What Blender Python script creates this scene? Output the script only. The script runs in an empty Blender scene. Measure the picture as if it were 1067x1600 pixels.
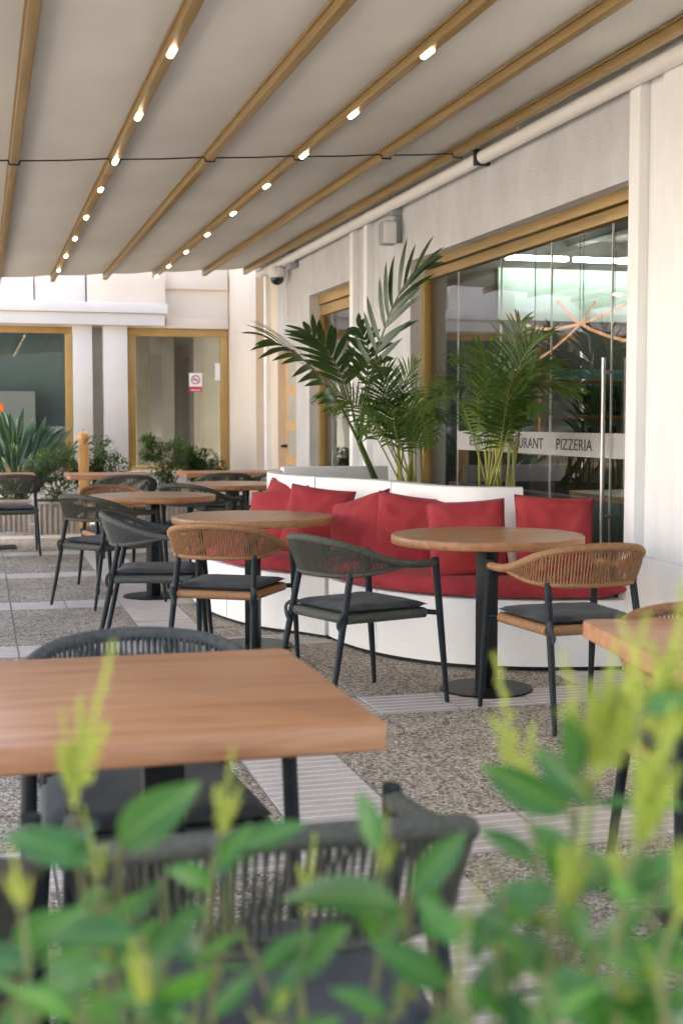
import bpy, bmesh, math, random
from mathutils import Vector, Matrix, noise, Quaternion
R = math.radians
random.seed(7)
S = bpy.context.scene
COL = S.collection

# ------------------------------------------------------------------ camera
FPX, CX, CY, HZ, CAMH = 2064.0, 533.5, 800.0, 658.0, 1.28
PITCH = math.atan((CY - HZ) / FPX)
YAW = math.atan((CX + 30) * math.cos(PITCH) / FPX)
FW = Vector((math.sin(YAW) * math.cos(PITCH), math.cos(YAW) * math.cos(PITCH), -math.sin(PITCH)))
RT = Vector((math.cos(YAW), -math.sin(YAW), 0))
UP = RT.cross(FW)
CAM = Vector((0, 0, CAMH))
cam_d = bpy.data.cameras.new('camera')
cam = bpy.data.objects.new('camera', cam_d)
COL.objects.link(cam)
cam.matrix_world = Matrix(((RT.x, UP.x, -FW.x, 0), (RT.y, UP.y, -FW.y, 0), (RT.z, UP.z, -FW.z, CAMH), (0, 0, 0, 1)))
cam_d.sensor_fit = 'VERTICAL'
cam_d.sensor_height = 36
cam_d.lens = FPX / 1600 * 36
cam_d.clip_start = 0.05
cam_d.clip_end = 2000
cam_d.dof.use_dof = True
cam_d.dof.focus_distance = 6.6
cam_d.dof.aperture_fstop = 4.0
S.camera = cam

# ------------------------------------------------------------------ sky, sun, exposure
SUN_DIR = Vector((0.62, 0.22, 0.75)).normalized()
world = bpy.data.worlds.new('World')
S.world = world
world.use_nodes = True
wn = world.node_tree
sky = wn.nodes.new('ShaderNodeTexSky')
sky.sky_type = 'NISHITA'
sky.sun_disc = False
sky.sun_elevation = math.asin(SUN_DIR.z)
sky.sun_rotation = math.atan2(SUN_DIR.x, SUN_DIR.y)
sky.air_density = 0.9
sky.dust_density = 5.0
sky.ozone_density = 0.1
wn.links.new(sky.outputs[0], wn.nodes['Background'].inputs[0])
wn.nodes['Background'].inputs[1].default_value = 0.15
sun_d = bpy.data.lights.new('sun', 'SUN')
sun_d.energy = 4.6
sun_d.angle = R(0.6)
sun_d.color = (1.0, 0.95, 0.87)
sun = bpy.data.objects.new('sun', sun_d)
sun.rotation_euler = (-SUN_DIR).to_track_quat('-Z', 'Y').to_euler()
sun.location = (8, 4, 12)
COL.objects.link(sun)
S.view_settings.view_transform = 'Standard'
S.view_settings.look = 'None'
S.view_settings.exposure = 2.5
S.view_settings.gamma = 1
S.cycles.use_denoising = True
S.cycles.max_bounces = 10
S.cycles.diffuse_bounces = 5
S.cycles.glossy_bounces = 4
S.cycles.transparent_max_bounces = 16
S.cycles.sample_clamp_indirect = 8
S.cycles.blur_glossy = 0.5

# ------------------------------------------------------------------ pixel helpers
def ray(x, y):
    return FW + RT * ((x - CX) / FPX) - UP * ((y - CY) / FPX)
def atz(x, y, z=0.0):
    d = ray(x, y)
    return CAM + d * ((z - CAMH) / d.z)
def atd(x, y, d):
    return CAM + ray(x, y) * d
def atX(x, y, X):
    d = ray(x, y)
    return CAM + d * (X / d.x)
def atY(x, y, Y):
    d = ray(x, y)
    return CAM + d * (Y / d.y)

# ------------------------------------------------------------------ materials
def new_mat(name, col=(.5, .5, .5), rough=.6, metal=0.0, spec=.5):
    m = bpy.data.materials.new(name)
    m.use_nodes = True
    nt = m.node_tree
    b = nt.nodes['Principled BSDF']
    b.inputs['Base Color'].default_value = (*col, 1)
    b.inputs['Roughness'].default_value = rough
    b.inputs['Metallic'].default_value = metal
    b.inputs['Specular IOR Level'].default_value = spec
    return m, nt, b
def nd(nt, t, **kw):
    n = nt.nodes.new(t)
    for k, v in kw.items():
        if k in n.inputs:
            n.inputs[k].default_value = v
        else:
            setattr(n, k, v)
    return n
def ramp(nt, stops, interp='LINEAR'):
    r = nt.nodes.new('ShaderNodeValToRGB')
    r.color_ramp.interpolation = interp
    e = r.color_ramp.elements
    while len(e) < len(stops):
        e.new(0.5)
    for i, (p, c) in enumerate(stops):
        e[i].position = p
        e[i].color = (*c, 1)
    return r
def coord(nt, kind='Object', scale=(1, 1, 1)):
    if kind == 'World':
        src = nt.nodes.new('ShaderNodeNewGeometry').outputs['Position']
    else:
        src = nt.nodes.new('ShaderNodeTexCoord').outputs[kind]
    mp = nt.nodes.new('ShaderNodeMapping')
    mp.inputs['Scale'].default_value = scale
    nt.links.new(src, mp.inputs['Vector'])
    return mp.outputs[0]
def bump(nt, b, h, strength=.3, dist=.005):
    bp = nd(nt, 'ShaderNodeBump')
    bp.inputs['Strength'].default_value = strength
    bp.inputs['Distance'].default_value = dist
    nt.links.new(h, bp.inputs['Height'])
    nt.links.new(bp.outputs[0], b.inputs['Normal'])
def mottled(name, c1, c2, scale=3, rough=.7, bs=0.0, bscale=60, bdist=.003, metal=0.0, kind='World', stretch=(1, 1, 1), spec=.5, detail=5):
    m, nt, b = new_mat(name, c1, rough, metal, spec)
    n = nd(nt, 'ShaderNodeTexNoise', Scale=scale, Detail=detail, Roughness=.6)
    nt.links.new(coord(nt, kind, stretch), n.inputs['Vector'])
    r = ramp(nt, [(.32, c1), (.68, c2)])
    nt.links.new(n.outputs[0], r.inputs[0])
    nt.links.new(r.outputs[0], b.inputs['Base Color'])
    if bs:
        n2 = nd(nt, 'ShaderNodeTexNoise', Scale=bscale, Detail=3)
        nt.links.new(coord(nt, kind), n2.inputs['Vector'])
        bump(nt, b, n2.outputs[0], bs, bdist)
    return m

M = {}
M['stucco'] = mottled('rough_stucco', (.50, .495, .485), (.60, .595, .585), 2.6, .9, .8, 80, .010, stretch=(1.5, 1.5, .6), detail=8)
M['white'] = mottled('white_render', (.77, .76, .735), (.85, .84, .82), 2.5, .75, .25, 45, .004, stretch=(2, 2, .5), detail=8)
M['cream'] = mottled('cream_render', (.66, .56, .45), (.72, .63, .52), 1.1, .8, .2, 60, .003)
M['bench'] = mottled('bench_white_paint', (.80, .77, .72), (.86, .84, .80), 2.5, .55, .1, 18, .002)
bm_ = M['bench'].node_tree; bb_ = bm_.nodes['Principled BSDF']; old = bb_.inputs['Base Color'].links[0].from_socket
ns = nd(bm_, 'ShaderNodeTexNoise', Scale=7, Detail=9, Roughness=.75); bm_.links.new(coord(bm_, 'World', (1.6, 1.6, 3.5)), ns.inputs['Vector'])
rs = ramp(bm_, [(.60, (1, 1, 1)), (.74, (.70, .67, .62))]); bm_.links.new(ns.outputs[0], rs.inputs[0])
mxs = nd(bm_, 'ShaderNodeMix', data_type='RGBA', blend_type='MULTIPLY'); mxs.inputs[0].default_value = .8
bm_.links.new(old, mxs.inputs[6]); bm_.links.new(rs.outputs[0], mxs.inputs[7]); bm_.links.new(mxs.outputs[2], bb_.inputs['Base Color'])
M['bronze'] = mottled('bronze_beam', (.29, .185, .065), (.36, .24, .09), 4, .42, metal=.35, stretch=(6, .5, 6))
M['gold'] = mottled('gold_anodised', (.44, .28, .095), (.52, .34, .13), 5, .42, metal=.45)
M['metal'] = mottled('charcoal_metal', (.011, .015, .017), (.019, .024, .027), 30, .5, kind='Object', spec=.22)
M['black'] = mottled('black_metal', (.006, .007, .008), (.011, .012, .013), 20, .42, kind='Object', spec=.22)
M['steel'] = new_mat('brushed_steel', (.45, .42, .38), .35, .9)[0]
M['rope_dark'] = mottled('olive_grey_rope', (.050, .050, .036), (.10, .099, .075), 90, .85, .3, 260, .002, kind='Object')
M['rope_grey'] = mottled('grey_rope', (.065, .067, .060), (.120, .122, .112), 90, .85, .3, 260, .002, kind='Object')
M['rope_brown'] = mottled('tan_rope', (.25, .12, .048), (.40, .21, .095), 90, .75, .3, 260, .002, kind='Object')
M['soil'] = mottled('planter_soil', (.045, .03, .02), (.09, .065, .045), 30, .95, .6, 80, .01)
M['warm_white'] = mottled('warm_white_render', (.66, .615, .56), (.72, .68, .63), 1.3, .8, .15, 50, .003)
M['rib_clay'] = mottled('clay_trough', (.36, .31, .26), (.46, .40, .34), 6, .85, .2, 50)
M['plastic'] = mottled('grey_plastic', (.27, .29, .30), (.32, .34, .35), 8, .5)
M['plastic_white'] = mottled('white_plastic', (.74, .72, .69), (.78, .76, .73), 8, .4)
M['dome'] = new_mat('dome_smoked', (.012, .012, .014), .1)[0]
M['rubber'] = new_mat('black_strap', (.014, .014, .015), .6)[0]
M['wood_post'] = mottled('ochre_post', (.50, .25, .075), (.60, .33, .11), 6, .5, stretch=(8, 8, 1))
M['bark'] = mottled('bark', (.12, .085, .05), (.20, .15, .09), 30, .9, .4, 90)
M['tube_white'] = mottled('screen_roller', (.70, .67, .62), (.74, .71, .66), 5, .55)

def fabric(name, c1, c2, sc=900, bs=.35, rough=.92):
    m, nt, b = new_mat(name, c1, rough, spec=.2)
    co = coord(nt, 'Object')
    n = nd(nt, 'ShaderNodeTexNoise', Scale=260, Detail=3)
    n3 = nd(nt, 'ShaderNodeTexNoise', Scale=7, Detail=3)
    nt.links.new(co, n.inputs['Vector']); nt.links.new(co, n3.inputs['Vector'])
    mx = nd(nt, 'ShaderNodeMath', operation='MULTIPLY_ADD')
    nt.links.new(n.outputs[0], mx.inputs[0]); mx.inputs[1].default_value = .7
    nt.links.new(n3.outputs[0], mx.inputs[2])
    r = ramp(nt, [(.6, c1), (1.1, c2)])
    nt.links.new(mx.outputs[0], r.inputs[0])
    nt.links.new(r.outputs[0], b.inputs['Base Color'])
    b.inputs['Sheen Weight'].default_value = .06
    b.inputs['Sheen Roughness'].default_value = .5
    bump(nt, b, n.outputs[0], bs, .002)
    return m
M['seat_fab'] = fabric('charcoal_fabric', (.020, .023, .024), (.070, .076, .079))
M['red_fab'] = fabric('red_fabric', (.31, .030, .036), (.39, .048, .052), bs=.2)

def wood(name, c1, c2, c3, rough=.35, axis=(1.2, 14, 14)):
    m, nt, b = new_mat(name, c1, rough)
    co = coord(nt, 'Object', axis)
    oi = nt.nodes.new('ShaderNodeObjectInfo')
    add = nd(nt, 'ShaderNodeVectorMath', operation='ADD')
    sc = nd(nt, 'ShaderNodeVectorMath', operation='SCALE'); sc.inputs['Scale'].default_value = 37
    cmb = nt.nodes.new('ShaderNodeCombineXYZ')
    for i in range(3):
        nt.links.new(oi.outputs['Random'], cmb.inputs[i])
    nt.links.new(cmb.outputs[0], sc.inputs[0])
    nt.links.new(co, add.inputs[0]); nt.links.new(sc.outputs[0], add.inputs[1])
    n = nd(nt, 'ShaderNodeTexNoise', Scale=1.6, Detail=8, Roughness=.62, Distortion=.6)
    nt.links.new(add.outputs[0], n.inputs['Vector'])
    n2 = nd(nt, 'ShaderNodeTexNoise', Scale=9, Detail=4, Roughness=.7)
    nt.links.new(add.outputs[0], n2.inputs['Vector'])
    mx = nd(nt, 'ShaderNodeMath', operation='MULTIPLY_ADD')
    nt.links.new(n2.outputs[0], mx.inputs[0]); mx.inputs[1].default_value = .35
    nt.links.new(n.outputs[0], mx.inputs[2])
    r = ramp(nt, [(.50, c1), (.66, c2), (.84, c3)])
    nt.links.new(mx.outputs[0], r.inputs[0])
    nt.links.new(r.outputs[0], b.inputs['Base Color'])
    rr = nd(nt, 'ShaderNodeMapRange'); rr.inputs['To Min'].default_value = rough - .06; rr.inputs['To Max'].default_value = rough + .12
    nt.links.new(n2.outputs[0], rr.inputs[0]); nt.links.new(rr.outputs[0], b.inputs['Roughness'])
    bump(nt, b, mx.outputs[0], .08, .002)
    return m
M['oak'] = wood('round_table_oak', (.24, .115, .050), (.35, .185, .086), (.43, .25, .13), .28)
M['oak_edge'] = wood('table_edge_oak', (.27, .115, .038), (.36, .165, .06), (.42, .20, .08), .42)
M['teak'] = wood('square_table_teak', (.33, .13, .048), (.45, .20, .083), (.54, .27, .125), .36)
M['interior_wood'] = wood('interior_wood', (.22, .11, .05), (.30, .15, .07), (.34, .18, .09), .4)
M['door_wood'] = wood('door_wood', (.55, .31, .12), (.62, .37, .16), (.68, .42, .20), .45)

# pebble-washed paving
m, nt, b = new_mat('pebble_concrete', (.3, .25, .2), .85)
co = coord(nt, 'World')
vor = nd(nt, 'ShaderNodeTexVoronoi', Scale=98.0, Randomness=1.0)
nt.links.new(co, vor.inputs['Vector'])
vor2 = nd(nt, 'ShaderNodeTexVoronoi', feature='DISTANCE_TO_EDGE', Scale=98.0, Randomness=1.0)
nt.links.new(co, vor2.inputs['Vector'])
sep = nt.nodes.new('ShaderNodeSeparateColor'); nt.links.new(vor.outputs['Color'], sep.inputs[0])
pr_ = ramp(nt, [(0, (.11, .095, .08)), (.18, (.24, .195, .145)), (.40, (.44, .375, .285)), (.64, (.57, .505, .405)), (.82, (.63, .58, .495)), (1, (.78, .75, .68))])
nt.links.new(sep.outputs[0], pr_.inputs[0])
er = ramp(nt, [(0.0, (.38, .34, .29)), (.10, (1, 1, 1))])
nt.links.new(vor2.outputs['Distance'], er.inputs[0])
mul = nd(nt, 'ShaderNodeMix', data_type='RGBA', blend_type='MULTIPLY'); mul.inputs[0].default_value = 1
nt.links.new(pr_.outputs[0], mul.inputs[6]); nt.links.new(er.outputs[0], mul.inputs[7])
big = nd(nt, 'ShaderNodeTexNoise', Scale=1.4, Detail=4); nt.links.new(co, big.inputs['Vector'])
br = ramp(nt, [(.3, (.80, .78, .76)), (.7, (1.12, 1.10, 1.06))]); nt.links.new(big.outputs[0], br.inputs[0])
mul2 = nd(nt, 'ShaderNodeMix', data_type='RGBA', blend_type='MULTIPLY'); mul2.inputs[0].default_value = 1
nt.links.new(mul.outputs[2], mul2.inputs[6]); nt.links.new(br.outputs[0], mul2.inputs[7])
nt.links.new(mul2.outputs[2], b.inputs['Base Color'])
bump(nt, b, vor2.outputs['Distance'], .9, .012)
M['pebble'] = m

# ribbed concrete paving, worn paler on the ridges
m, nt, b = new_mat('ribbed_concrete', (.4, .36, .31), .85)
cw = coord(nt, 'World')
n1 = nd(nt, 'ShaderNodeTexNoise', Scale=5, Detail=6, Roughness=.65); nt.links.new(cw, n1.inputs['Vector'])
n2 = nd(nt, 'ShaderNodeTexNoise', Scale=120, Detail=2); nt.links.new(cw, n2.inputs['Vector'])
r1 = ramp(nt, [(.3, (.46, .395, .335)), (.7, (.59, .525, .46))]); nt.links.new(n1.outputs[0], r1.inputs[0])
r2 = ramp(nt, [(.3, (.82, .82, .82)), (.7, (1.08, 1.08, 1.08))]); nt.links.new(n2.outputs[0], r2.inputs[0])
mm = nd(nt, 'ShaderNodeMix', data_type='RGBA', blend_type='MULTIPLY'); mm.inputs[0].default_value = 1
nt.links.new(r1.outputs[0], mm.inputs[6]); nt.links.new(r2.outputs[0], mm.inputs[7])
oc = nt.nodes.new('ShaderNodeTexCoord'); sx = nt.nodes.new('ShaderNodeSeparateXYZ'); nt.links.new(oc.outputs['Object'], sx.inputs[0])
mr = nd(nt, 'ShaderNodeMapRange'); mr.inputs['From Min'].default_value = .0005; mr.inputs['From Max'].default_value = .0030
nt.links.new(sx.outputs['Z'], mr.inputs[0])
mm2 = nd(nt, 'ShaderNodeMix', data_type='RGBA'); nt.links.new(mr.outputs[0], mm2.inputs[0])
nt.links.new(mm.outputs[2], mm2.inputs[6]); mm2.inputs[7].default_value = (.66, .61, .55, 1)
nt.links.new(mm2.outputs[2], b.inputs['Base Color'])
bump(nt, b, n2.outputs[0], .3, .003)
M['ribbed'] = m
M['grout'] = mottled('grout', (.30, .26, .21), (.40, .35, .29), 12, .95)
M['street'] = mottled('outer_paving', (.20, .185, .165), (.27, .25, .225), 1.2, .9)

# awning cloth
m, nt, b = new_mat('awning_cloth', (.60, .565, .52), .8, spec=.2)
out = nt.nodes['Material Output']
tr = nd(nt, 'ShaderNodeBsdfTranslucent'); tr.inputs[0].default_value = (.62, .56, .49, 1)
mx = nt.nodes.new('ShaderNodeMixShader'); mx.inputs[0].default_value = .004
nt.links.new(b.outputs[0], mx.inputs[1]); nt.links.new(tr.outputs[0], mx.inputs[2]); nt.links.new(mx.outputs[0], out.inputs[0])
wv = nd(nt, 'ShaderNodeTexWave', Scale=28, Distortion=1.2, Detail=2, wave_type='BANDS', bands_direction='Y')
nt.links.new(coord(nt, 'World'), wv.inputs['Vector'])
nn = nd(nt, 'ShaderNodeTexNoise', Scale=2.0, Detail=6); nt.links.new(coord(nt, 'World', (1, .5, 1)), nn.inputs['Vector'])
rr = ramp(nt, [(.3, (.58, .57, .515)), (.7, (.66, .65, .59))]); nt.links.new(nn.outputs[0], rr.inputs[0])
nt.links.new(rr.outputs[0], b.inputs['Base Color'])
bump(nt, b, wv.outputs[0], .6, .006)
M['cloth'] = m

def glass(name, tint, ior, rough=0.0):
    m = bpy.data.materials.new(name); m.use_nodes = True
    nt = m.node_tree; nt.nodes.clear()
    o = nt.nodes.new('ShaderNodeOutputMaterial')
    t = nt.nodes.new('ShaderNodeBsdfTransparent'); t.inputs[0].default_value = (*tint, 1)
    g = nt.nodes.new('ShaderNodeBsdfGlossy'); g.inputs['Roughness'].default_value = rough
    fr = nt.nodes.new('ShaderNodeFresnel'); fr.inputs[0].default_value = ior
    mx = nt.nodes.new('ShaderNodeMixShader')
    # reflect on the outer face of a pane only (no false total reflection inside the thin slab)
    ge = nt.nodes.new('ShaderNodeNewGeometry'); inv_ = nd(nt, 'ShaderNodeMath', operation='SUBTRACT'); inv_.inputs[0].default_value = 1
    nt.links.new(ge.outputs['Backfacing'], inv_.inputs[1])
    mu = nd(nt, 'ShaderNodeMath', operation='MULTIPLY'); nt.links.new(fr.outputs[0], mu.inputs[0]); nt.links.new(inv_.outputs[0], mu.inputs[1])
    nt.links.new(mu.outputs[0], mx.inputs[0]); nt.links.new(t.outputs[0], mx.inputs[1]); nt.links.new(g.outputs[0], mx.inputs[2])
    nt.links.new(mx.outputs[0], o.inputs[0])
    return m
M['glass'] = glass('window_glass', (.92, .93, .91), 2.4)
M['glass_back'] = glass('tinted_glass', (.80, .84, .84), 1.9)
M['bottle'] = glass('bottle_glass', (.25, .45, .35), 1.5)
m, nt, b = new_mat('frosted_film', (.62, .60, .57), .5)
b.inputs['Alpha'].default_value = .62
M['film'] = m
M['ink'] = new_mat('black_vinyl', (.02, .02, .02), .5)[0]

def emit(name, col, st):
    m = bpy.data.materials.new(name); m.use_nodes = True
    nt = m.node_tree; nt.nodes.clear()
    o = nt.nodes.new('ShaderNodeOutputMaterial'); e = nt.nodes.new('ShaderNodeEmission')
    e.inputs[0].default_value = (*col, 1); e.inputs[1].default_value = st
    nt.links.new(e.outputs[0], o.inputs[0])
    return m
M['led'] = emit('warm_led', (1.0, .76, .48), 4.5)
M['fluor'] = emit('cool_tube', (.82, 1.0, .95), 9)
M['led_arc'] = emit('orange_led_arc', (1.0, .50, .25), .17)

def leaf_mat(name, c1, c2, back, rough=.4, trans=.3, rib_=False):
    m, nt, b = new_mat(name, c1, rough)
    out = nt.nodes['Material Output']
    oi = nt.nodes.new('ShaderNodeObjectInfo')
    n = nd(nt, 'ShaderNodeTexNoise', Scale=9, Detail=2); nt.links.new(coord(nt, 'World'), n.inputs['Vector'])
    ad = nd(nt, 'ShaderNodeMath', operation='MULTIPLY_ADD')
    nt.links.new(oi.outputs['Random'], ad.inputs[0]); ad.inputs[1].default_value = .45; nt.links.new(n.outputs[0], ad.inputs[2])
    r = ramp(nt, [(.35, c1), (.95, c2)]); nt.links.new(ad.outputs[0], r.inputs[0])
    nt.links.new(r.outputs[0], b.inputs['Base Color'])
    if rib_:
        tc = nt.nodes.new('ShaderNodeTexCoord'); sp_ = nt.nodes.new('ShaderNodeSeparateXYZ'); nt.links.new(tc.outputs['Object'], sp_.inputs[0])
        ab = nd(nt, 'ShaderNodeMath', operation='ABSOLUTE'); nt.links.new(sp_.outputs['Y'], ab.inputs[0])
        mr_ = nd(nt, 'ShaderNodeMapRange'); mr_.inputs['From Min'].default_value = .006; mr_.inputs['From Max'].default_value = .016; mr_.inputs['To Min'].default_value = .8; mr_.inputs['To Max'].default_value = 0
        nt.links.new(ab.outputs[0], mr_.inputs[0])
        m1 = nd(nt, 'ShaderNodeMix', data_type='RGBA'); nt.links.new(mr_.outputs[0], m1.inputs[0]); nt.links.new(r.outputs[0], m1.inputs[6]); m1.inputs[7].default_value = (.20, .32, .08, 1)
        ge = nt.nodes.new('ShaderNodeNewGeometry'); m2 = nd(nt, 'ShaderNodeMix', data_type='RGBA'); nt.links.new(ge.outputs['Backfacing'], m2.inputs[0]); nt.links.new(m1.outputs[2], m2.inputs[6]); m2.inputs[7].default_value = (.13, .22, .10, 1)
        nt.links.new(m2.outputs[2], b.inputs['Base Color'])
        wv_ = nd(nt, 'ShaderNodeTexWave', Scale=7, Distortion=1.5, Detail=1, wave_type='BANDS', bands_direction='X'); nt.links.new(tc.outputs['Object'], wv_.inputs['Vector']); bump(nt, b, wv_.outputs[0], .25, .01)
    t = nt.nodes.new('ShaderNodeBsdfTranslucent'); t.inputs[0].default_value = (*back, 1)
    mx = nt.nodes.new('ShaderNodeMixShader'); mx.inputs[0].default_value = trans
    nt.links.new(b.outputs[0], mx.inputs[1]); nt.links.new(t.outputs[0], mx.inputs[2]); nt.links.new(mx.outputs[0], out.inputs[0])
    return m
M['palm'] = leaf_mat('kentia_leaf', (.012, .035, .010), (.035, .075, .018), (.08, .16, .02), .35, .18)
M['areca'] = leaf_mat('areca_leaf', (.028, .075, .014), (.10, .17, .028), (.18, .30, .03), .4, .25)
M['areca_stem'] = mottled('areca_stem', (.22, .22, .035), (.36, .33, .07), 8, .5)
M['palm_stem'] = mottled('kentia_stem', (.06, .10, .025), (.14, .17, .04), 8, .5)
M['strel'] = leaf_mat('strelitzia_leaf', (.010, .040, .016), (.032, .085, .036), (.05, .11, .03), .4, .15)
M['shrub'] = leaf_mat('shrub_leaf', (.022, .055, .012), (.08, .135, .03), (.12, .2, .03), .45, .25)
M['hedge'] = leaf_mat('hedge_leaf', (.009, .052, .016), (.048, .150, .028), (.12, .38, .03), .27, .32, True)
M['bud'] = leaf_mat('hedge_bud', (.36, .45, .05), (.55, .58, .10), (.45, .55, .08), .6, .35)
M['twig'] = mottled('hedge_twig', (.09, .13, .035), (.20, .18, .06), 30, .7)
M['flower'] = new_mat('orange_petal', (.75, .22, .03), .5)[0]
M['sign_red'] = new_mat('sign_red', (.55, .04, .05), .5)[0]
M['paper'] = new_mat('paper_white', (.80, .80, .80), .7)[0]
M['int_wall'] = mottled('interior_wall', (.30, .27, .23), (.36, .33, .29), 2, .9)
M['int_dark'] = mottled('interior_dark', (.055, .045, .04), (.08, .07, .06), 3, .8)
M['int_ceiling'] = mottled('interior_ceiling', (.085, .06, .05), (.11, .08, .065), 2, .8)
M['int_teal'] = mottled('teal_tile', (.05, .13, .14), (.12, .22, .22), 9, .35)
M['int_green'] = mottled('pale_green_panel', (.40, .47, .40), (.50, .56, .49), 2, .6)
M['cab_green'] = mottled('dark_green_cabinet', (.03, .06, .045), (.05, .085, .065), 5, .5)
M['blind'] = mottled('blind_cloth', (.36, .33, .26), (.44, .41, .33), 2, .9)
M['far_white'] = mottled('far_white_render', (.74, .72, .68), (.80, .78, .74), .6, .85)

# ------------------------------------------------------------------ mesh builder
class MB:
    def __init__(s):
        s.v = []; s.f = []
    def add(s, vs, fs):
        o = len(s.v); s.v.extend([tuple(x) for x in vs]); s.f.extend([tuple(i + o for i in f) for f in fs])
        return s
    def box(s, x0, x1, y0, y1, z0, z1, ch=0.0):
        if ch <= 0:
            vs = [(x, y, z) for z in (z0, z1) for y in (y0, y1) for x in (x0, x1)]
            return s.add(vs, [(0, 2, 3, 1), (4, 5, 7, 6), (0, 1, 5, 4), (2, 6, 7, 3), (0, 4, 6, 2), (1, 3, 7, 5)])
        bm = bmesh.new(); bmesh.ops.create_cube(bm, size=1)
        for v in bm.verts:
            v.co = Vector(((x0 + x1) / 2 + v.co.x * (x1 - x0), (y0 + y1) / 2 + v.co.y * (y1 - y0), (z0 + z1) / 2 + v.co.z * (z1 - z0)))
        bmesh.ops.bevel(bm, geom=list(bm.edges), offset=ch, segments=2, affect='EDGES', profile=.6)
        bm.verts.index_update()
        s.add([v.co for v in bm.verts], [[v.index for v in f.verts] for f in bm.faces]); bm.free()
        return s
    def tube(s, pts, rad, n=8, cap=True, ell=None):
        pts = [Vector(p) for p in pts]
        if not hasattr(rad, '__len__'):
            rad = [rad] * len(pts)
        rings = []; prev = None
        for i, p in enumerate(pts):
            t = (pts[min(i + 1, len(pts) - 1)] - pts[max(i - 1, 0)])
            t = t.normalized() if t.length > 1e-9 else Vector((0, 0, 1))
            if prev is None:
                a = Vector((0, 0, 1)) if abs(t.z) < .9 else Vector((1, 0, 0))
                u = t.cross(a).normalized()
            else:
                u = prev - t * prev.dot(t)
                u = u.normalized() if u.length > 1e-6 else t.orthogonal().normalized()
            prev = u; w = t.cross(u)
            rings.append([p + (u * math.cos(2 * math.pi * k / n) + w * math.sin(2 * math.pi * k / n)) * rad[i] for k in range(n)])
        vs = [q for r in rings for q in r]; fs = []
        for i in range(len(rings) - 1):
            for k in range(n):
                a, b_ = i * n + k, i * n + (k + 1) % n
                fs.append((a, b_, b_ + n, a + n))
        if cap:
            fs.append(tuple(range(n - 1, -1, -1))); fs.append(tuple((len(rings) - 1) * n + k for k in range(n)))
        return s.add(vs, fs)
    def lathe(s, prof, n=32, c=(0, 0, 0)):
        vs = []; fs = []
        for r, z in prof:
            for k in range(n):
                a = 2 * math.pi * k / n
                vs.append((c[0] + r * math.cos(a), c[1] + r * math.sin(a), c[2] + z))
        for i in range(len(prof) - 1):
            for k in range(n):
                a, b_ = i * n + k, i * n + (k + 1) % n
                fs.append((a, b_, b_ + n, a + n))
        fs.append(tuple(range(n - 1, -1, -1))); fs.append(tuple((len(prof) - 1) * n + k for k in range(n)))
        return s.add(vs, fs)
    def prism(s, poly, z0, z1):
        n = len(poly)
        vs = [(p[0], p[1], z0) for p in poly] + [(p[0], p[1], z1) for p in poly]
        fs = [tuple(range(n - 1, -1, -1)), tuple(range(n, 2 * n))] + [(i, (i + 1) % n, (i + 1) % n + n, i + n) for i in range(n)]
        return s.add(vs, fs)
    def mesh(s, name, mat, smooth=35):
        me = bpy.data.meshes.new(name); me.from_pydata(s.v, [], s.f); me.update()
        if mat: me.materials.append(M[mat] if isinstance(mat, str) else mat)
        if smooth:
            for p in me.polygons: p.use_smooth = True
            me.set_sharp_from_angle(angle=R(smooth))
        return me
    def build(s, name, mat, parent=None, smooth=35):
        return put(name, s.mesh(name, mat, smooth), parent)
def put(name, me, parent=None, loc=None, rot=None):
    o = bpy.data.objects.new(name, me); COL.objects.link(o)
    if parent: o.parent = parent
    if loc is not None: o.location = loc
    if rot is not None: o.rotation_euler = rot
    return o
def empty(name, loc=(0, 0, 0), rz=0):
    o = bpy.data.objects.new(name, None); COL.objects.link(o); o.location = loc; o.rotation_euler = (0, 0, rz)
    o.empty_display_size = .1
    return o
def tag(o, label=None, cat=None, group=None, kind=None):
    if label: o['label'] = label
    if cat: o['category'] = cat
    if group: o['group'] = group
    if kind: o['kind'] = kind
    return o
CH = {}
def kids(o): return [c for c in COL.objects if c.parent == o]
def copy_tree(o, parent=None, _k=None):
    c = o.copy(); COL.objects.link(c)
    if parent: c.parent = parent
    for ch in list(o.children): copy_tree(ch, c)
    return c
def crom(pts, n=8, closed=False):
    P = [Vector(p) for p in pts]; out = []
    P = [P[0] * 2 - P[1]] + P + [P[-1] * 2 - P[-2]]
    for i in range(1, len(P) - 2):
        for k in range(n):
            t = k / n; a, b_, c, d = P[i - 1], P[i], P[i + 1], P[i + 2]
            out.append(.5 * ((2 * b_) + (c - a) * t + (2 * a - 5 * b_ + 4 * c - d) * t * t + (3 * b_ - a - 3 * c + d) * t ** 3))
    out.append(P[-2])
    return out
def resample(pts, n):
    L = [0]
    for a, b_ in zip(pts, pts[1:]): L.append(L[-1] + (b_ - a).length)
    out = []; j = 0
    for i in range(n):
        t = L[-1] * i / (n - 1)
        while j < len(L) - 2 and L[j + 1] < t: j += 1
        u = (t - L[j]) / max(1e-9, L[j + 1] - L[j])
        out.append(pts[j].lerp(pts[j + 1], min(1, max(0, u))))
    return out

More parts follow.
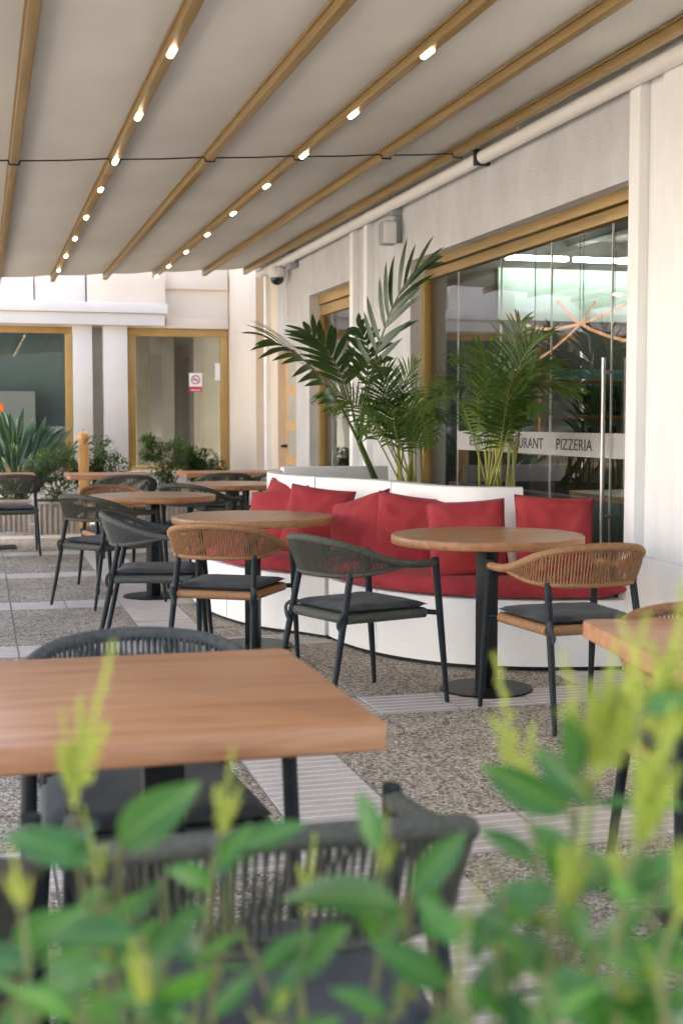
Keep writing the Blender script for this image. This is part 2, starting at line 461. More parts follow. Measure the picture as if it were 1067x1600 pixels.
# ================================================================== SETTING: ground and terrace floor
g = MB(); g.add([(-300, -300, -.05), (300, -300, -.05), (300, 300, -.05), (-300, 300, -.05)], [(0, 1, 2, 3)])
tag(g.build('ground', 'street', smooth=0), 'pale paved ground around the terrace', 'ground', kind='structure')
TS = .372; X0 = .925; Y0 = 3.60
floor = MB().box(-4.2, 3.25, -1.2, 17.05, -.045, -.006).build('terrace_floor', 'grout', smooth=0)
tag(floor, 'terrace paving of pebble tiles crossed by ribbed concrete strips', 'floor', kind='structure')
gap = .005
peb = MB().box(-TS / 2 + gap, TS / 2 - gap, -TS / 2 + gap, TS / 2 - gap, -.02, 0, 0).mesh('pebble_tile', 'pebble', 0)
rb = MB(); hw = TS / 2 - gap
prof = [(-hw, -.02), (-hw, 0)]
for k in range(6):
    c = -hw + (k + .5) * (2 * hw / 6)
    prof += [(c - .007, 0), (c - .004, .003), (c + .004, .003), (c + .007, 0)]
prof += [(hw, 0), (hw, -.02)]
n_ = len(prof)
rb.add([(-hw, y, z) for y, z in prof] + [(hw, y, z) for y, z in prof],
       [(i, i + 1, i + 1 + n_, i + n_) for i in range(n_ - 1)] + [tuple(range(n_ - 1, -1, -1)), tuple(range(n_, 2 * n_))])
rib = rb.mesh('ribbed_tile', 'ribbed', 0)
cells = []
for i in range(-14, 7):
    for j in range(-13, 37):
        x = X0 + (i + .5) * TS; y = Y0 + (j + .5) * TS
        if x > 3.2 or y > 17.0: continue
        ribbed = (i % 5 == 0) or (j % 5 == 0)
        v = Vector((x, y, 0)) - CAM; zc = v.dot(FW)
        vis = False
        if zc > .3:
            px = CX + FPX * v.dot(RT) / zc; py = CY - FPX * v.dot(UP) / zc
            vis = -120 < px < 1190 and py < 1720
        cells.append((zc if vis else 1e6 + y, x, y, ribbed, vis))
cells.sort()
rest = {True: MB(), False: MB()}; cnt = {True: 0, False: 0}
rnd = random.Random(3)
for zc, x, y, r_, vis in cells:
    if vis and cnt[r_] < 290 and zc < 15:
        o = put('ribbed_tile' if r_ else 'pebble_tile', rib if r_ else peb, floor, (x, y, rnd.uniform(-.0025, .002)), (rnd.uniform(-.003, .003), rnd.uniform(-.003, .003), 0))
        cnt[r_] += 1
    else:
        src = rib if r_ else peb
        rest[r_].add([(v.co.x + x, v.co.y + y, v.co.z) for v in src.vertices], [tuple(p.vertices) for p in src.polygons])
for r_ in (True, False):
    if rest[r_].v:
        tag(rest[r_].build('ribbed_paving' if r_ else 'pebble_paving', 'ribbed' if r_ else 'pebble', floor, 0), kind='stuff')

# ================================================================== restaurant building on the right
RBX = 3.24
rb_ = empty('restaurant_building', (RBX, 8, 0))
tag(rb_, 'pale stucco restaurant front with gold framed windows along the terrace', 'building')
def part(name, mat, parent, box, ch=0.0, smooth=35, inv=True):
    m = MB().box(*box, ch); o = m.build(name, mat, parent, smooth)
    if parent: o.matrix_parent_inverse = Matrix.Translation(-Vector(parent.location))
    return o
W1a, W1b = 5.2, 9.86          # big window opening (Y)
W2a, W2b = 11.44, 13.14
DRa, DRb = 13.72, 14.62
LZ = 2.52
part('wall', 'stucco', rb_, (RBX, RBX + .30, 6.062, W1b, LZ, 3.30))
part('wall', 'stucco', rb_, (RBX, RBX + .30, W1b, W2a, 0, 3.30))
part('wall', 'stucco', rb_, (RBX, RBX + .30, W2a, W2b, 2.55, 3.30))
part('wall', 'stucco', rb_, (RBX, RBX + .30, W2b, DRa, 0, 3.30))
part('wall', 'stucco', rb_, (RBX, RBX + .30, DRa, DRb, 2.05, 3.30))
part('wall', 'cream', rb_, (RBX, RBX + .30, DRb, 15.35, 0, 3.30))
part('wall', 'cream', rb_, (RBX - .10, RBX + .28, 15.35, 17.3, 0, 3.30))
part('wall', 'white', rb_, (RBX, RBX + .30, -3.0, W1a, 0, 3.30))
part('added_shade_wall', 'stucco', rb_, (RBX + .10, RBX + .36, 9.0, 17.3, 3.42, 4.5))  # added out of view on the roof to keep direct sun off the far shrubs
part('roof_slab', 'stucco', rb_, (RBX - .02, 9.2, -3.0, 17.3, 3.30, 3.42))
part('wall', 'stucco', rb_, (9.0, 9.2, -3.0, 17.3, 0, 3.30))
for ya, yb in ((6.06, 6.17), (5.2, 5.83), (11.32, 11.43), (10.88, 10.99), (15.0, 15.12)):
    part('pilaster', 'white', rb_, (RBX - .055, RBX + .20, ya, yb, 0, 3.28), .006)
part('wall', 'white', rb_, (RBX, RBX + .30, 5.832, 6.058, 0, 3.30))
part('plinth', 'white', rb_, (RBX - .075, RBX - .056, 5.2, 6.185, 0, .60), .004)

def window(ya, yb, ztop, joints, z0=.05, xf=3.335, top_h=.145, frm='bronze'):
    # gold frame with frameless glass leaves
    part('window_frame', frm, rb_, (xf, xf + .07, ya, yb, ztop - top_h * .45, ztop), .004)
    part('window_frame', frm, rb_, (xf + .02, xf + .09, ya, yb, ztop - top_h, ztop - top_h * .45 - .012), .004)
    part('window_frame', 'gold', rb_, (xf, xf + .07, yb - .055, yb, z0, ztop - top_h - .003), .004)
    part('window_sill', 'gold', rb_, (xf, xf + .08, ya, yb - .058, 0, z0), .004)
    js = [ya] + joints + [yb - .06]
    for a, b_ in zip(js, js[1:]):
        part('glass_pane', 'glass', rb_, (xf + .05, xf + .06, a + .003, b_ - .003, z0 + .004, ztop - top_h - .004), 0, 0)
    for a in joints:
        part('pane_edge_strip', 'plastic_white', rb_, (xf + .049, xf + .061, a - .0024, a + .0024, z0 + .004, ztop - top_h - .004), 0, 0)
GX = 3.335 + .05
J = [atX(p, 700, GX).y for p in (952, 858, 780, 714)]
window(6.0, W1b, LZ, J)
window(W2a, W2b, 2.55, [atX(519, 600, GX).y], top_h=.20, frm='gold')

# frosted band and lettering on the big window
part('frosted_band', 'film', rb_, (GX - .004, GX - .0015, 6.1, J[3] - .01, 1.072, 1.212), 0, 0)
def text_mesh(txt, size, mat, name='lettering', font_x=1.0):
    c = bpy.data.curves.new(name, 'FONT'); c.body = txt; c.size = size; c.extrude = .0006; c.space_character = 1.05
    t = bpy.data.objects.new(name, c); COL.objects.link(t)
    dg = bpy.context.evaluated_depsgraph_get(); me = bpy.data.meshes.new_from_object(t.evaluated_get(dg))
    bpy.data.objects.remove(t); me.materials.clear(); me.materials.append(M[mat])
    xs = [v.co.x for v in me.vertices]; w = max(xs) - min(xs); x0 = min(xs)
    for v in me.vertices: v.co.x = (v.co.x - x0) * font_x
    return me, w * font_x
for word, xl, xr in (('BAR', 735, 767), ('RESTAURANT', 781, 849), ('PIZZERIA', 870, 926)):
    ya = atX(xl, 690, GX).y; yb = atX(xr, 690, GX).y
    me, w = text_mesh(word, .098, 'ink')
    k = (ya - yb) / w
    for v in me.vertices: v.co.x *= k
    o = put('lettering', me, rb_)
    o.matrix_parent_inverse = Matrix.Translation(-Vector(rb_.location))
    # reads from far to near: local x -> -Y, local y -> Z, local z -> -X
    o.matrix_basis = Matrix(((0, 0, -1, GX - .006), (-1, 0, 0, ya), (0, 1, 0, 1.107), (0, 0, 0, 1)))

# tall steel pull handle and hinge
hy = atX(942, 600, GX - .06).y
h = MB(); h.tube([(GX - .06, hy, .55), (GX - .06, hy, 1.63)], .0125, 12)
for z in (.75, 1.55): h.tube([(GX - .06, hy, z), (GX, hy, z)], .009, 8)
o = h.build('door_handle', 'steel', rb_); o.matrix_parent_inverse = Matrix.Translation(-Vector(rb_.location))
part('door_hinge', 'steel', rb_, (GX - .012, GX + .02, 6.18, 6.36, 1.50, 1.53), .003)

# panelled door at the far end
dr = part('door', 'door_wood', rb_, (RBX + .08, RBX + .13, DRa, DRb, 0, 2.05), .004)
for k in range(5):
    z = .14 + k * .38
    MB().box(RBX + .070, RBX + .078, DRa + .16, DRb - .16, z, z + .28, .003).build('glass_pane', 'blind', dr)
hd = MB(); hd.tube([(RBX + .08, DRb - .09, 1.0), (RBX + .02, DRb - .09, 1.0)], .016, 8); hd.tube([(RBX + .02, DRb - .09, 1.0), (RBX + .02, DRb - .22, 1.0)], .013, 8)
hd.build('handle', 'black', dr)
part('backing_wall', 'int_wall', rb_, (RBX + .26, RBX + .30, DRa - .02, DRb + .02, 0, 2.04))

# ---------------- restaurant interior seen through the glass
rm = empty('restaurant_interior', (6, 8, 0)); tag(rm, 'dim bar room behind the big glass front', 'room', kind='structure')
part('floor', 'interior_wood', rm, (3.55, 8.9, 4.0, 11.2, -.02, .012))
part('ceiling', 'int_ceiling', rm, (3.55, 8.9, 4.0, 11.2, 2.90, 2.95))
part('rear_wall', 'int_wall', rm, (8.8, 8.9, 4.0, 11.2, 0, 2.9))
part('side_wall', 'int_dark', rm, (3.56, 8.8, 11.1, 11.2, 0, 2.9))
part('side_wall', 'int_wall', rm, (3.56, 8.8, 4.0, 4.1, 0, 2.9))
part('teal_tiling', 'int_teal', rm, (4.7, 8.79, 11.06, 11.095, 1.0, 1.75))
part('green_panel', 'int_green', rm, (4.45, 8.79, 11.05, 11.09, 2.18, 2.64))
for k in range(9):
    xs = 4.0 + k * .55
    part('ceiling_batten', 'int_dark', rm, (xs, xs + .12, 4.12, 11.05, 2.84, 2.90))
for xa, xb in ((4.42, 5.0), (5.06, 5.62), (5.70, 6.6)):
    o = part('tube_light', 'fluor', None, (xa, xb, 10.78, 10.83, 2.68, 2.72), .01)
    tag(o, {4.42: 'white tube light glowing behind glass, nearest the palm side', 5.06: 'white tube light in the middle of the bar ceiling', 5.70: 'white tube light deepest in the bar room'}[xa], 'ceiling light', 'tube lights over the bar')
bar = empty('bar_counter', (6.2, 9.9, 0)); tag(bar, 'dark wooden bar counter seen through the glass front', 'bar counter')
part('front_panel', 'int_dark', bar, (4.4, 8.4, 9.7, 9.76, .012, 1.0))
part('counter_top', 'interior_wood', bar, (4.35, 8.45, 9.62, 10.25, 1.0, 1.05), .008)
part('end_panel', 'int_dark', bar, (4.4, 4.46, 9.77, 10.2, .012, 1.0))
sh = empty('bottle_shelf', (6.4, 10.9, 0)); tag(sh, 'wall shelving behind the bar with rows of bottles', 'shelf')
for z in (1.30, 1.62): part('shelf_board', 'interior_wood', sh, (4.8, 8.4, 10.82, 11.05, z, z + .03), .003)
for x in (4.8, 6.0, 7.2, 8.37): part('upright', 'interior_wood', sh, (x, x + .03, 10.84, 11.05, 1.06 if x else 0, 1.94), .003)
bt = MB().lathe([(.034, 0), (.036, .01), (.036, .15), (.03, .18), (.013, .21), (.012, .27), (.015, .272), (.015, .285)], 12).mesh('bottle', 'bottle')
rnd = random.Random(5)
for z, n in ((1.331, 12), (1.051, 0)):
    for k in range(n):
        o = put('bottle', bt, None, (4.95 + k * .285 + rnd.uniform(-.05, .05), 10.93, z))
        o.scale = (1, 1, rnd.uniform(.75, .98))
        tag(o, 'dark glass bottle in the row on the shelf behind the bar', 'bottle', 'bottles behind the bar')
for k, (x, y) in enumerate(((4.75, 9.85), (5.0, 9.9), (5.28, 9.82), (5.6, 9.9))):
    o = put('wine_glass', MB().lathe([(.03, 0), (.03, .004), (.004, .008), (.004, .08), (.03, .11), (.036, .15), (.03, .19)], 14).mesh('wine_glass', 'bottle'), None, (x, y, 1.051))
    tag(o, 'stemmed glass standing on the bar counter', 'glass', 'glasses on the bar')
# glowing orange arcs hanging from the ceiling
def arc(pts, label, rad=.012):
    P = crom(pts, 10); m = MB().tube(P, rad, 6)
    root = empty('light_arc', P[0]); tag(root, label, 'light', 'orange light arcs in the bar')
    o = m.build('glowing_strip', 'led_arc', root); o.matrix_parent_inverse = Matrix.Translation(-P[0])
    for q in (P[len(P) // 4], P[3 * len(P) // 4]):
        w = MB().tube([q, (q.x, q.y, 2.80)], .003, 4).build('hanging_wire', 'black', root); w.matrix_parent_inverse = Matrix.Translation(-P[0])
arc([atY(870, 470, 9.1), atY(905, 505, 9.1), atY(960, 528, 9.0), atY(1010, 533, 8.9), atY(1050, 515, 8.8)], 'orange light strip sagging low behind the door handle')
arc([atY(795, 492, 9.3), atY(835, 512, 9.3), atY(890, 510, 9.2), atY(960, 485, 9.1), atY(1010, 455, 9.0)], 'orange light strip rising from the palm towards the pillar')
arc([atY(800, 580, 9.6), atY(850, 555, 9.6), atY(900, 512, 9.5), atY(930, 470, 9.4)], 'thin orange light strip crossing the others behind the palm', .008)
# cabinet beside the door with folded napkins
cb = empty('sideboard', (3.95, 7.0, 0)); tag(cb, 'dark green cabinet with wooden top just inside the glass door', 'cabinet')
part('cabinet_body', 'cab_green', cb, (3.62, 4.25, 6.55, 7.6, .012, .80), .004)
part('cabinet_top', 'interior_wood', cb, (3.58, 4.29, 6.5, 7.65, .80, .84), .004)
nk = empty('napkin_stack', (3.9, 7.0, .84)); tag(nk, 'stack of folded white napkins on the cabinet inside the door', 'napkins')
for k in range(4):
    part('napkin', 'paper', nk, (3.74 + .006 * k, 4.02 - .004 * k, 6.9, 7.2, .841 + k * .012, .851 + k * .012), .003)
def plain_table(x, y, lab, z=.74):
    t = empty('dining_table', (x, y, .012)); tag(t, lab, 'table', 'tables inside the bar')
    part('table_top', 'interior_wood', t, (x - .35, x + .35, y - .35, y + .35, z, z + .035), .006)
    part('column', 'black', t, (x - .035, x + .035, y - .035, y + .035, .03, z))
    part('base_plate', 'black', t, (x - .2, x + .2, y - .2, y + .2, .013, .03), .004)
plain_table(4.5, 8.55, 'bare wooden table inside the glass, behind the areca palm')
plain_table(5.6, 8.2, 'wooden table deeper inside the bar room')
# room behind the second window
rm2 = empty('lobby_interior', (5, 12.4, 0)); tag(rm2, 'pale lobby behind the narrow window', 'room', kind='structure')
part('floor', 'int_wall', rm2, (3.55, 6.9, 11.22, 14.9, -.02, .012))
part('ceiling', 'far_white', rm2, (3.55, 6.9, 11.22, 14.9, 2.9, 2.95))
part('rear_wall', 'far_white', rm2, (6.9, 7.0, 11.22, 14.9, 0, 2.95))
part('side_wall', 'far_white', rm2, (3.56, 6.9, 14.9, 15.0, 0, 2.95))
part('frosted_strip', 'blind', rb_, (GX - .004, GX - .0015, 11.5, 13.06, .06, .80), 0, 0)

# wall-mounted grey box, dome camera, roller screen
def box_speaker():
    c = atX(626, 364, RBX)
    r_ = empty('wall_speaker', (RBX, c.y, c.z)); tag(r_, 'grey box speaker on a bracket high on the stucco wall', 'speaker')
    def q(n, m_, b_, ch=.006):
        o = MB().box(*b_, ch).build(n, m_, r_); return o
    q('cabinet', 'plastic', (-.17, -.05, -.068, .06, -.10, .085), .018)
    q('front_grille', 'plastic_white', (-.165, -.06, -.078, -.0685, -.092, .078), .004)
    q('bracket', 'plastic', (-.05, -.002, -.035, .035, -.08, .13))
    q('junction_box', 'plastic', (-.09, -.002, -.05, .05, .135, .235), .01)
box_speaker()
def dome():
    c = atX(453, 428, RBX)
    r_ = empty('dome_camera', (RBX, c.y, c.z)); tag(r_, 'white dome security camera on a wall arm near the far corner', 'security camera')
    MB().box(-.10, -.002, -.42, -.20, .02, .24, .01).build('junction_box', 'plastic', r_)
    MB().tube([(-.05, -.2, .10), (-.12, -.05, .10), (-.14, 0, .06)], .028, 10).build('arm', 'plastic_white', r_)
    MB().lathe([(.03, .075), (.085, .06), (.098, .02), (.098, -.03), (.09, -.045)][::-1], 24, (-.14, 0, 0)).build('housing', 'plastic_white', r_)
    MB().lathe([(.002, -.125), (.03, -.118), (.055, -.10), (.07, -.075), (.073, -.046)], 24, (-.14, 0, 0)).build('lens_dome', 'dome', r_)
    MB().tube(crom([(-.03, .05, .08), (-.03, .10, .0), (-.025, .06, -.2), (-.02, .07, -.45)], 6), .008, 6).build('cable', 'plastic_white', r_)
dome()

# ================================================================== back building across the end
BY = 17.1
bb = empty('far_building', (0, BY, 0)); tag(bb, 'cream building with cornice and gold framed windows closing the terrace', 'building')
def bp(name, mat, box, ch=0.0, parent=None, smooth=35):
    o = MB().box(*box, ch).build(name, mat, parent or bb, smooth)
    o.matrix_parent_inverse = Matrix.Translation(-Vector(bb.location)); return o
bp('wall', 'cream', (-.3, 3.13, BY, BY + .3, 2.47, 3.55))
bp('wall', 'cream', (-9.0, -.302, BY, BY + .3, 2.47, 2.76))
bp('wall', 'warm_white', (-9.0, 1.85, BY - .02, BY + .28, .21, .60))
bp('wall', 'warm_white', (1.85, 3.13, BY - .02, BY + .28, .21, .60))
bp('plinth', 'rib_clay', (-9.0, 3.13, BY - .10, BY + .25, 0, .21))
bp('sill', 'stucco', (-9.0, 3.13, BY - .06, BY + .2, .601, .64), .004)
bp('cornice', 'warm_white', (-9.0, 2.28, BY - .22, BY - .001, 2.485, 2.635), .008)
bp('cornice', 'warm_white', (-9.0, 2.31, BY - .27, BY - .001, 2.637, 2.765), .008)
bp('fascia', 'cream', (2.32, 3.13, BY - .05, BY - .001, 2.47, 2.60), .004)
bp('parapet_block', 'warm_white', (-.3, .66, BY - .16, BY - .002, 2.767, 3.3), .006)
bp('parapet_block', 'warm_white', (.68, 1.30, BY - .10, BY - .002, 2.767, 3.16), .006)
bp('parapet_block', 'cream', (1.32, 2.30, BY - .14, BY - .002, 2.767, 3.42), .006)
bp('panel_frame', 'cream', (2.31, 3.12, BY - .05, BY - .002, 2.97, 3.15), .004)
for xa, xb in ((1.14, 1.375), (1.515, 1.815)):
    bp('column', 'warm_white', (xa, xb, BY - .12, BY + .16, .64, 2.484), .006)
bp('recess_panel', 'blind', (1.376, 1.514, BY + .06, BY + .10, .64, 2.484))
# left window with gold jambs and panes
def back_window(xa, xb, joints, glassn, fr=.07, z0=.641, z1=2.468):
    bp('window_frame', 'gold', (xa, xb, BY + .01, BY + .09, z1 - fr, z1), .004)
    bp('window_frame', 'gold', (xa, xb, BY + .01, BY + .09, z0, z0 + fr * .6), .004)
    bp('window_frame', 'gold', (xa, xa + fr, BY + .012, BY + .092, z0 + fr * .6 + .002, z1 - fr - .002), .004)
    bp('window_frame', 'gold', (xb - fr, xb, BY + .012, BY + .092, z0 + fr * .6 + .002, z1 - fr - .002), .004)
    js = [xa + fr] + joints + [xb - fr]
    for a, b_ in zip(js, js[1:]):
        bp('glass_pane', glassn, (a + .012, b_ - .012, BY + .045, BY + .055, z0 + fr * .6, z1 - fr), 0, None, 0)
    for a in joints:
        bp('mullion', 'gold', (a - .02, a + .02, BY + .02, BY + .08, z0 + fr * .6 + .002, z1 - fr - .002), .003)
back_window(-2.6, 1.13, [-.75], 'glass_back', .085)
back_window(1.83, 3.128, [], 'glass_back', .10)
bp('door_jamb', 'bronze', (1.818, 1.829, BY - .06, BY + .2, .64, 2.46))
# rooms behind
fr_ = empty('far_rooms', (0, 19, 0)); tag(fr_, 'dim rooms behind the far windows', 'room', kind='structure')
def frp(name, mat, box):
    o = MB().box(*box).build(name, mat, fr_, 0); o.matrix_parent_inverse = Matrix.Translation(-Vector(fr_.location)); return o
M['pale_teal'] = mottled('pale_teal_wall', (.20, .31, .33), (.27, .38, .40), 2, .7)
frp('rear_wall', 'pale_teal', (-5, 1.45, 19.6, 19.7, 0, 3.0)); frp('ceiling', 'int_wall', (-5, 3.4, BY + .31, 19.7, 2.7, 2.8))
frp('floor', 'int_wall', (-5, 3.4, BY + .31, 19.7, .0, .05)); frp('partition', 'int_wall', (1.40, 1.50, BY + .31, 19.6, .05, 2.7))
frp('curtain', 'blind', (2.05, 3.4, 18.3, 18.35, .05, 2.7)); frp('curtain', 'blind', (-4, -.9, 18.6, 18.65, .05, 2.7))
frp('pier', 'int_dark', (2.55, 2.80, 17.9, 18.0, .05, 2.7)); frp('pier', 'int_wall', (2.2, 2.36, 17.8, 17.9, .05, 2.7))
frp('shelf_block', 'far_white', (-.2, .75, 19.2, 19.5, .05, 1.7))
# signs on the glass
sg = empty('no_smoking_sign', atY(306, 598, BY + .043)); tag(sg, 'no smoking sign stuck on the far glass pane', 'sign')
MB().box(-.085, .085, -.002, 0, -.05, .125).build('plate', 'paper', sg, 0)
MB().box(-.085, .085, -.0022, 0, -.115, -.052).build('red_strip', 'sign_red', sg, 0)
ring = MB(); nn_ = 36; vs = []; fs = []
for k in range(nn_):
    a = 2 * math.pi * k / nn_
    for rr_ in (.046, .060): vs.append((rr_ * math.cos(a), -.0035, .038 + rr_ * math.sin(a)))
for k in range(nn_):
    a = 2 * k; b_ = 2 * ((k + 1) % nn_); fs.append((a, a + 1, b_ + 1, b_))
ring.add(vs, fs); ring.build('ring', 'sign_red', sg, 0)
sl = MB().box(-.05, .05, -.0045, -.0040, -.006, .006).build('slash', 'sign_red', sg, 0); sl.location = (0, 0, .038); sl.rotation_euler = (0, R(45), 0)
MB().box(-.035, .03, -.0030, -.0026, .032, .044).build('cigarette', 'ink', sg, 0)
MB().box(-.06, .06, -.0028, -.0024, -.10, -.09).build('text_line', 'paper', sg, 0)
o = MB().box(-.075, .075, -.002, 0, -.11, .11).build('paper_notice', 'paper'); o.location = atY(345, 581, BY + .043); tag(o, 'blank white sheet taped at the right edge of the far window', 'notice')

# buildings seen only as reflection and bounce: across the open side
for nm, b_, lab in (('white_house', (-22, -15, -6, 9, 0, 6.0), 'white house across the open side of the terrace, left of camera'), ('white_house', (-21, -13.5, 12, 26, 0, 5.0), 'low white house beyond the left end of the far building'), ('white_house', (-8.5, -3.0, 24, 30, 0, 3.6), 'white house rising behind the far building')):
    h_ = empty(nm, ((b_[0] + b_[1]) / 2, (b_[2] + b_[3]) / 2, 0)); tag(h_, lab, 'house', 'white houses around')
    o = MB().box(*b_, .02).build('wall', 'far_white', h_); inv = Matrix.Translation(-Vector(h_.location)); o.matrix_parent_inverse = inv
    o = MB().box(b_[0] - .2, b_[1] + .2, b_[2] - .2, b_[3] + .2, b_[5] - .25, b_[5] + .15, .02).build('roof_edge', 'white', h_); o.matrix_parent_inverse = inv
    for k in range(4):
        y = b_[2] + (b_[3] - b_[2]) * (k + .35) / 4
        o = MB().box(b_[1] - .02, b_[1] + .03, y, y + 1.1, 1.2, 2.6).build('window', 'int_teal', h_, 0); o.matrix_parent_inverse = inv

# ================================================================== awning
def az(X): return 2.80 + (X - .22) * .0665      # underside of beams
aw = empty('awning', (3.1, 8, 2.9)); tag(aw, 'long pale retractable awning on gold beams over the terrace', 'awning')
INV = Matrix.Translation(-Vector(aw.location))
BX = [3.0, 2.52, 1.95, 1.39, .81, .22, -.36]
YA, YB = 1.0, 15.25
def ap(m, name, mat, smooth=35):
    o = m.build(name, mat, aw, smooth); o.matrix_parent_inverse = INV; return o
for X in BX:
    z = az(X)
    m = MB()
    for ya, yb in ((YA, 8.60), (8.606, YB)):
        m.box(X - .023, X + .023, ya, yb, z, z + .045, .004)
    m.box(X - .032, X + .032, YA, YB, z + .0455, z + .056)
    ap(m, 'beam', 'bronze')
    for ye in (YA - .012, YB + .012):
        ap(MB().box(X - .026, X + .026, ye - .011, ye + .011, z - .004, z + .058, .003), 'end_cap', 'gold')
rnd = random.Random(11)
for a, b_ in zip(BX[1:], BX):
    m = MB(); nx, ny = 8, 130; vs = []; fs = []
    for j in range(ny + 1):
        y = YA + .02 + (YB - YA - .04) * j / ny
        for i in range(nx + 1):
            t = i / nx; x = a + (b_ - a) * t
            z = az(x) + .068 - .014 * math.sin(math.pi * t) + .006 * noise.noise(Vector((x * 2, y * 2.6, 0))) * math.sin(math.pi * t)
            vs.append((x, y, z))
    for j in range(ny):
        for i in range(nx):
            q = j * (nx + 1) + i; fs.append((q, q + 1, q + nx + 2, q + nx + 1))
    m.add(vs, fs); ap(m, 'cloth_panel', 'cloth', 60)
ap(MB().box(2.99, RBX - .002, YA, YB, az(3.0) + .070, az(3.0) + .09), 'wall_flashing', 'cloth')
ap(MB().box(-.53, -.40, YA, YB, az(-.5) - .10, az(-.5) + .11, .01), 'gutter_beam', 'plastic_white')
for y in (1.1, 15.0):
    ap(MB().box(-.52, -.41, y, y + .12, 0, az(-.5) - .101, .008), 'post', 'plastic_white')
# black cable strapped across under the beams
ST = 8.17
m = MB(); pts = []
for k, X in enumerate(sorted(BX)):
    pts += [Vector((X - .034, ST, az(X) + .018)), Vector((X - .028, ST, az(X) - .006)), Vector((X + .028, ST, az(X) - .006)), Vector((X + .034, ST, az(X) + .018))]
for p, q in zip(pts, pts[1:]):
    mid = (p + q) / 2
    if (q - p).length > .3: mid = mid - Vector((0, 0, .004))
    m.tube([p, mid, q], .0048, 6)
ap(m, 'strap_cable', 'rubber')
# LED lamps let into every second beam
led = MB(); nS = 10
led_prof = [(math.cos(math.pi * k / nS) * .016, -math.sin(math.pi * k / nS) * .013) for k in range(nS + 1)]
vs = [(x, -.055, z) for x, z in led_prof] + [(x, .055, z) for x, z in led_prof]; k_ = nS + 1
led.add(vs, [(i, i + 1, i + 1 + k_, i + k_) for i in range(nS)] + [tuple(range(k_ - 1, -1, -1)), tuple(range(k_, 2 * k_)), (0, k_, 2 * k_ - 1, nS)])
led_me = led.mesh('lamp', 'led')
for X in (1.95, .81, -.36):
    ys = [2.03, 3.26, 4.49, 5.70, 6.92, 8.14 + (.0 if X < 1 else -.1), 9.14, 10.4, 11.63, 12.87, 14.1] + ([15.1] if X > 1.5 else [])
    for y in ys:
        o = put('lamp', led_me, aw, (X, y, az(X) - .0005)); o.matrix_parent_inverse = INV
# rolled side screen hanging along the wall
sc_ = empty('roller_screen', (3.13, 8, 2.8)); tag(sc_, 'white rolled up screen tube running along the wall under the awning', 'roller screen')
inv = Matrix.Translation(-Vector(sc_.location))
for a, b_ in ((YA, 8.10), (8.16, 15.2)):
    o = MB().tube([(3.150, a, 2.978), (3.150, b_, 2.978)], .045, 20).build('roll', 'tube_white', sc_); o.matrix_parent_inverse = inv
o = MB().box(3.098, 3.205, 8.105, 8.150, 2.927, 3.029, .008).build('clamp', 'rubber', sc_); o.matrix_parent_inverse = inv
for y in (2.5, 5.0, 7.5, 10, 12.5, 14.8):
    o = MB().box(3.14, 3.16, y, y + .03, 3.018, 3.053).build('hanger', 'tube_white', sc_); o.matrix_parent_inverse = inv

# ================================================================== serpentine bench
bn = empty('banquette', (2.4, 7.6, 0)); tag(bn, 'white curved masonry bench with red seat pads and planter back', 'bench')
BINV = Matrix.Translation(-Vector(bn.location))
def bpz(m, name, mat, smooth=40):
    o = m.build(name, mat, bn, smooth); o.matrix_parent_inverse = BINV; return o
Fr = crom([(3.168, 6.10, 0), (2.83, 6.165, 0), (2.60, 6.25, 0), (2.33, 6.42, 0), (2.11, 6.72, 0), (1.985, 7.08, 0), (1.945, 7.43, 0)], 7)
Fl = crom([(1.93, 7.45, 0), (1.80, 7.66, 0), (1.63, 7.90, 0), (1.49, 8.35, 0), (1.42, 8.95, 0), (1.47, 9.5, 0), (1.72, 9.95, 0)], 7)
Bk = crom([(3.168, 6.74, 0), (2.85, 6.82, 0), (2.62, 6.95, 0), (2.47, 7.20, 0), (2.42, 7.55, 0), (2.36, 7.95, 0), (2.20, 8.32, 0), (2.04, 8.72, 0), (1.98, 9.15, 0), (2.03, 9.55, 0), (2.2, 9.9, 0)], 6)
def sub(curve, pa, pb, n):
    ia = min(range(len(curve)), key=lambda i: (curve[i] - Vector(pa)).length); ib = min(range(len(curve)), key=lambda i: (curve[i] - Vector(pb)).length)
    return resample(curve[ia:ib + 1], n)
def offs(curve, d):
    out = []
    for i, p in enumerate(curve):
        t = curve[min(i + 1, len(curve) - 1)] - curve[max(i - 1, 0)]; t.normalize()
        out.append(p + Vector((t.y, -t.x, 0)) * d)
    return out
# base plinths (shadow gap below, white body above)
BkR = sub(Bk, (3.168, 6.74, 0), (2.42, 7.55, 0), 36); BkL = sub(Bk, (2.42, 7.55, 0), (2.2, 9.9, 0), 36)
def body(front, back, z0, z1, name, mat, inset=0, rnd_=0.0):
    # strip solid between two curves, rounded upper front edge
    n = len(front); m = MB(); rows = []
    for i in range(n):
        f = front[i]; b_ = back[i]; d = (b_ - f).normalized()
        f2 = f + d * inset
        row = [f2 + Vector((0, 0, z0))]
        if rnd_:
            for k in range(5):
                a = math.pi / 2 * k / 4
                row.append(f2 + d * (rnd_ * (1 - math.cos(a))) + Vector((0, 0, z1 - rnd_ + rnd_ * math.sin(a))))
        else:
            row.append(f2 + Vector((0, 0, z1)))
        row += [b_ + Vector((0, 0, z1)), b_ + Vector((0, 0, z0))]
        rows.append(row)
    w = len(rows[0]); fs = []
    for i in range(n - 1):
        for k in range(w):
            a, b_ = i * w + k, i * w + (k + 1) % w
            fs.append((a, b_, b_ + w, a + w))
    fs += [tuple(range(w)), tuple((n - 1) * w + k for k in range(w - 1, -1, -1))]
    m.add([v for r_ in rows for v in r_], fs); return bpz(m, name, mat)
FR = resample(Fr, 36); FL = resample(Fl, 36)
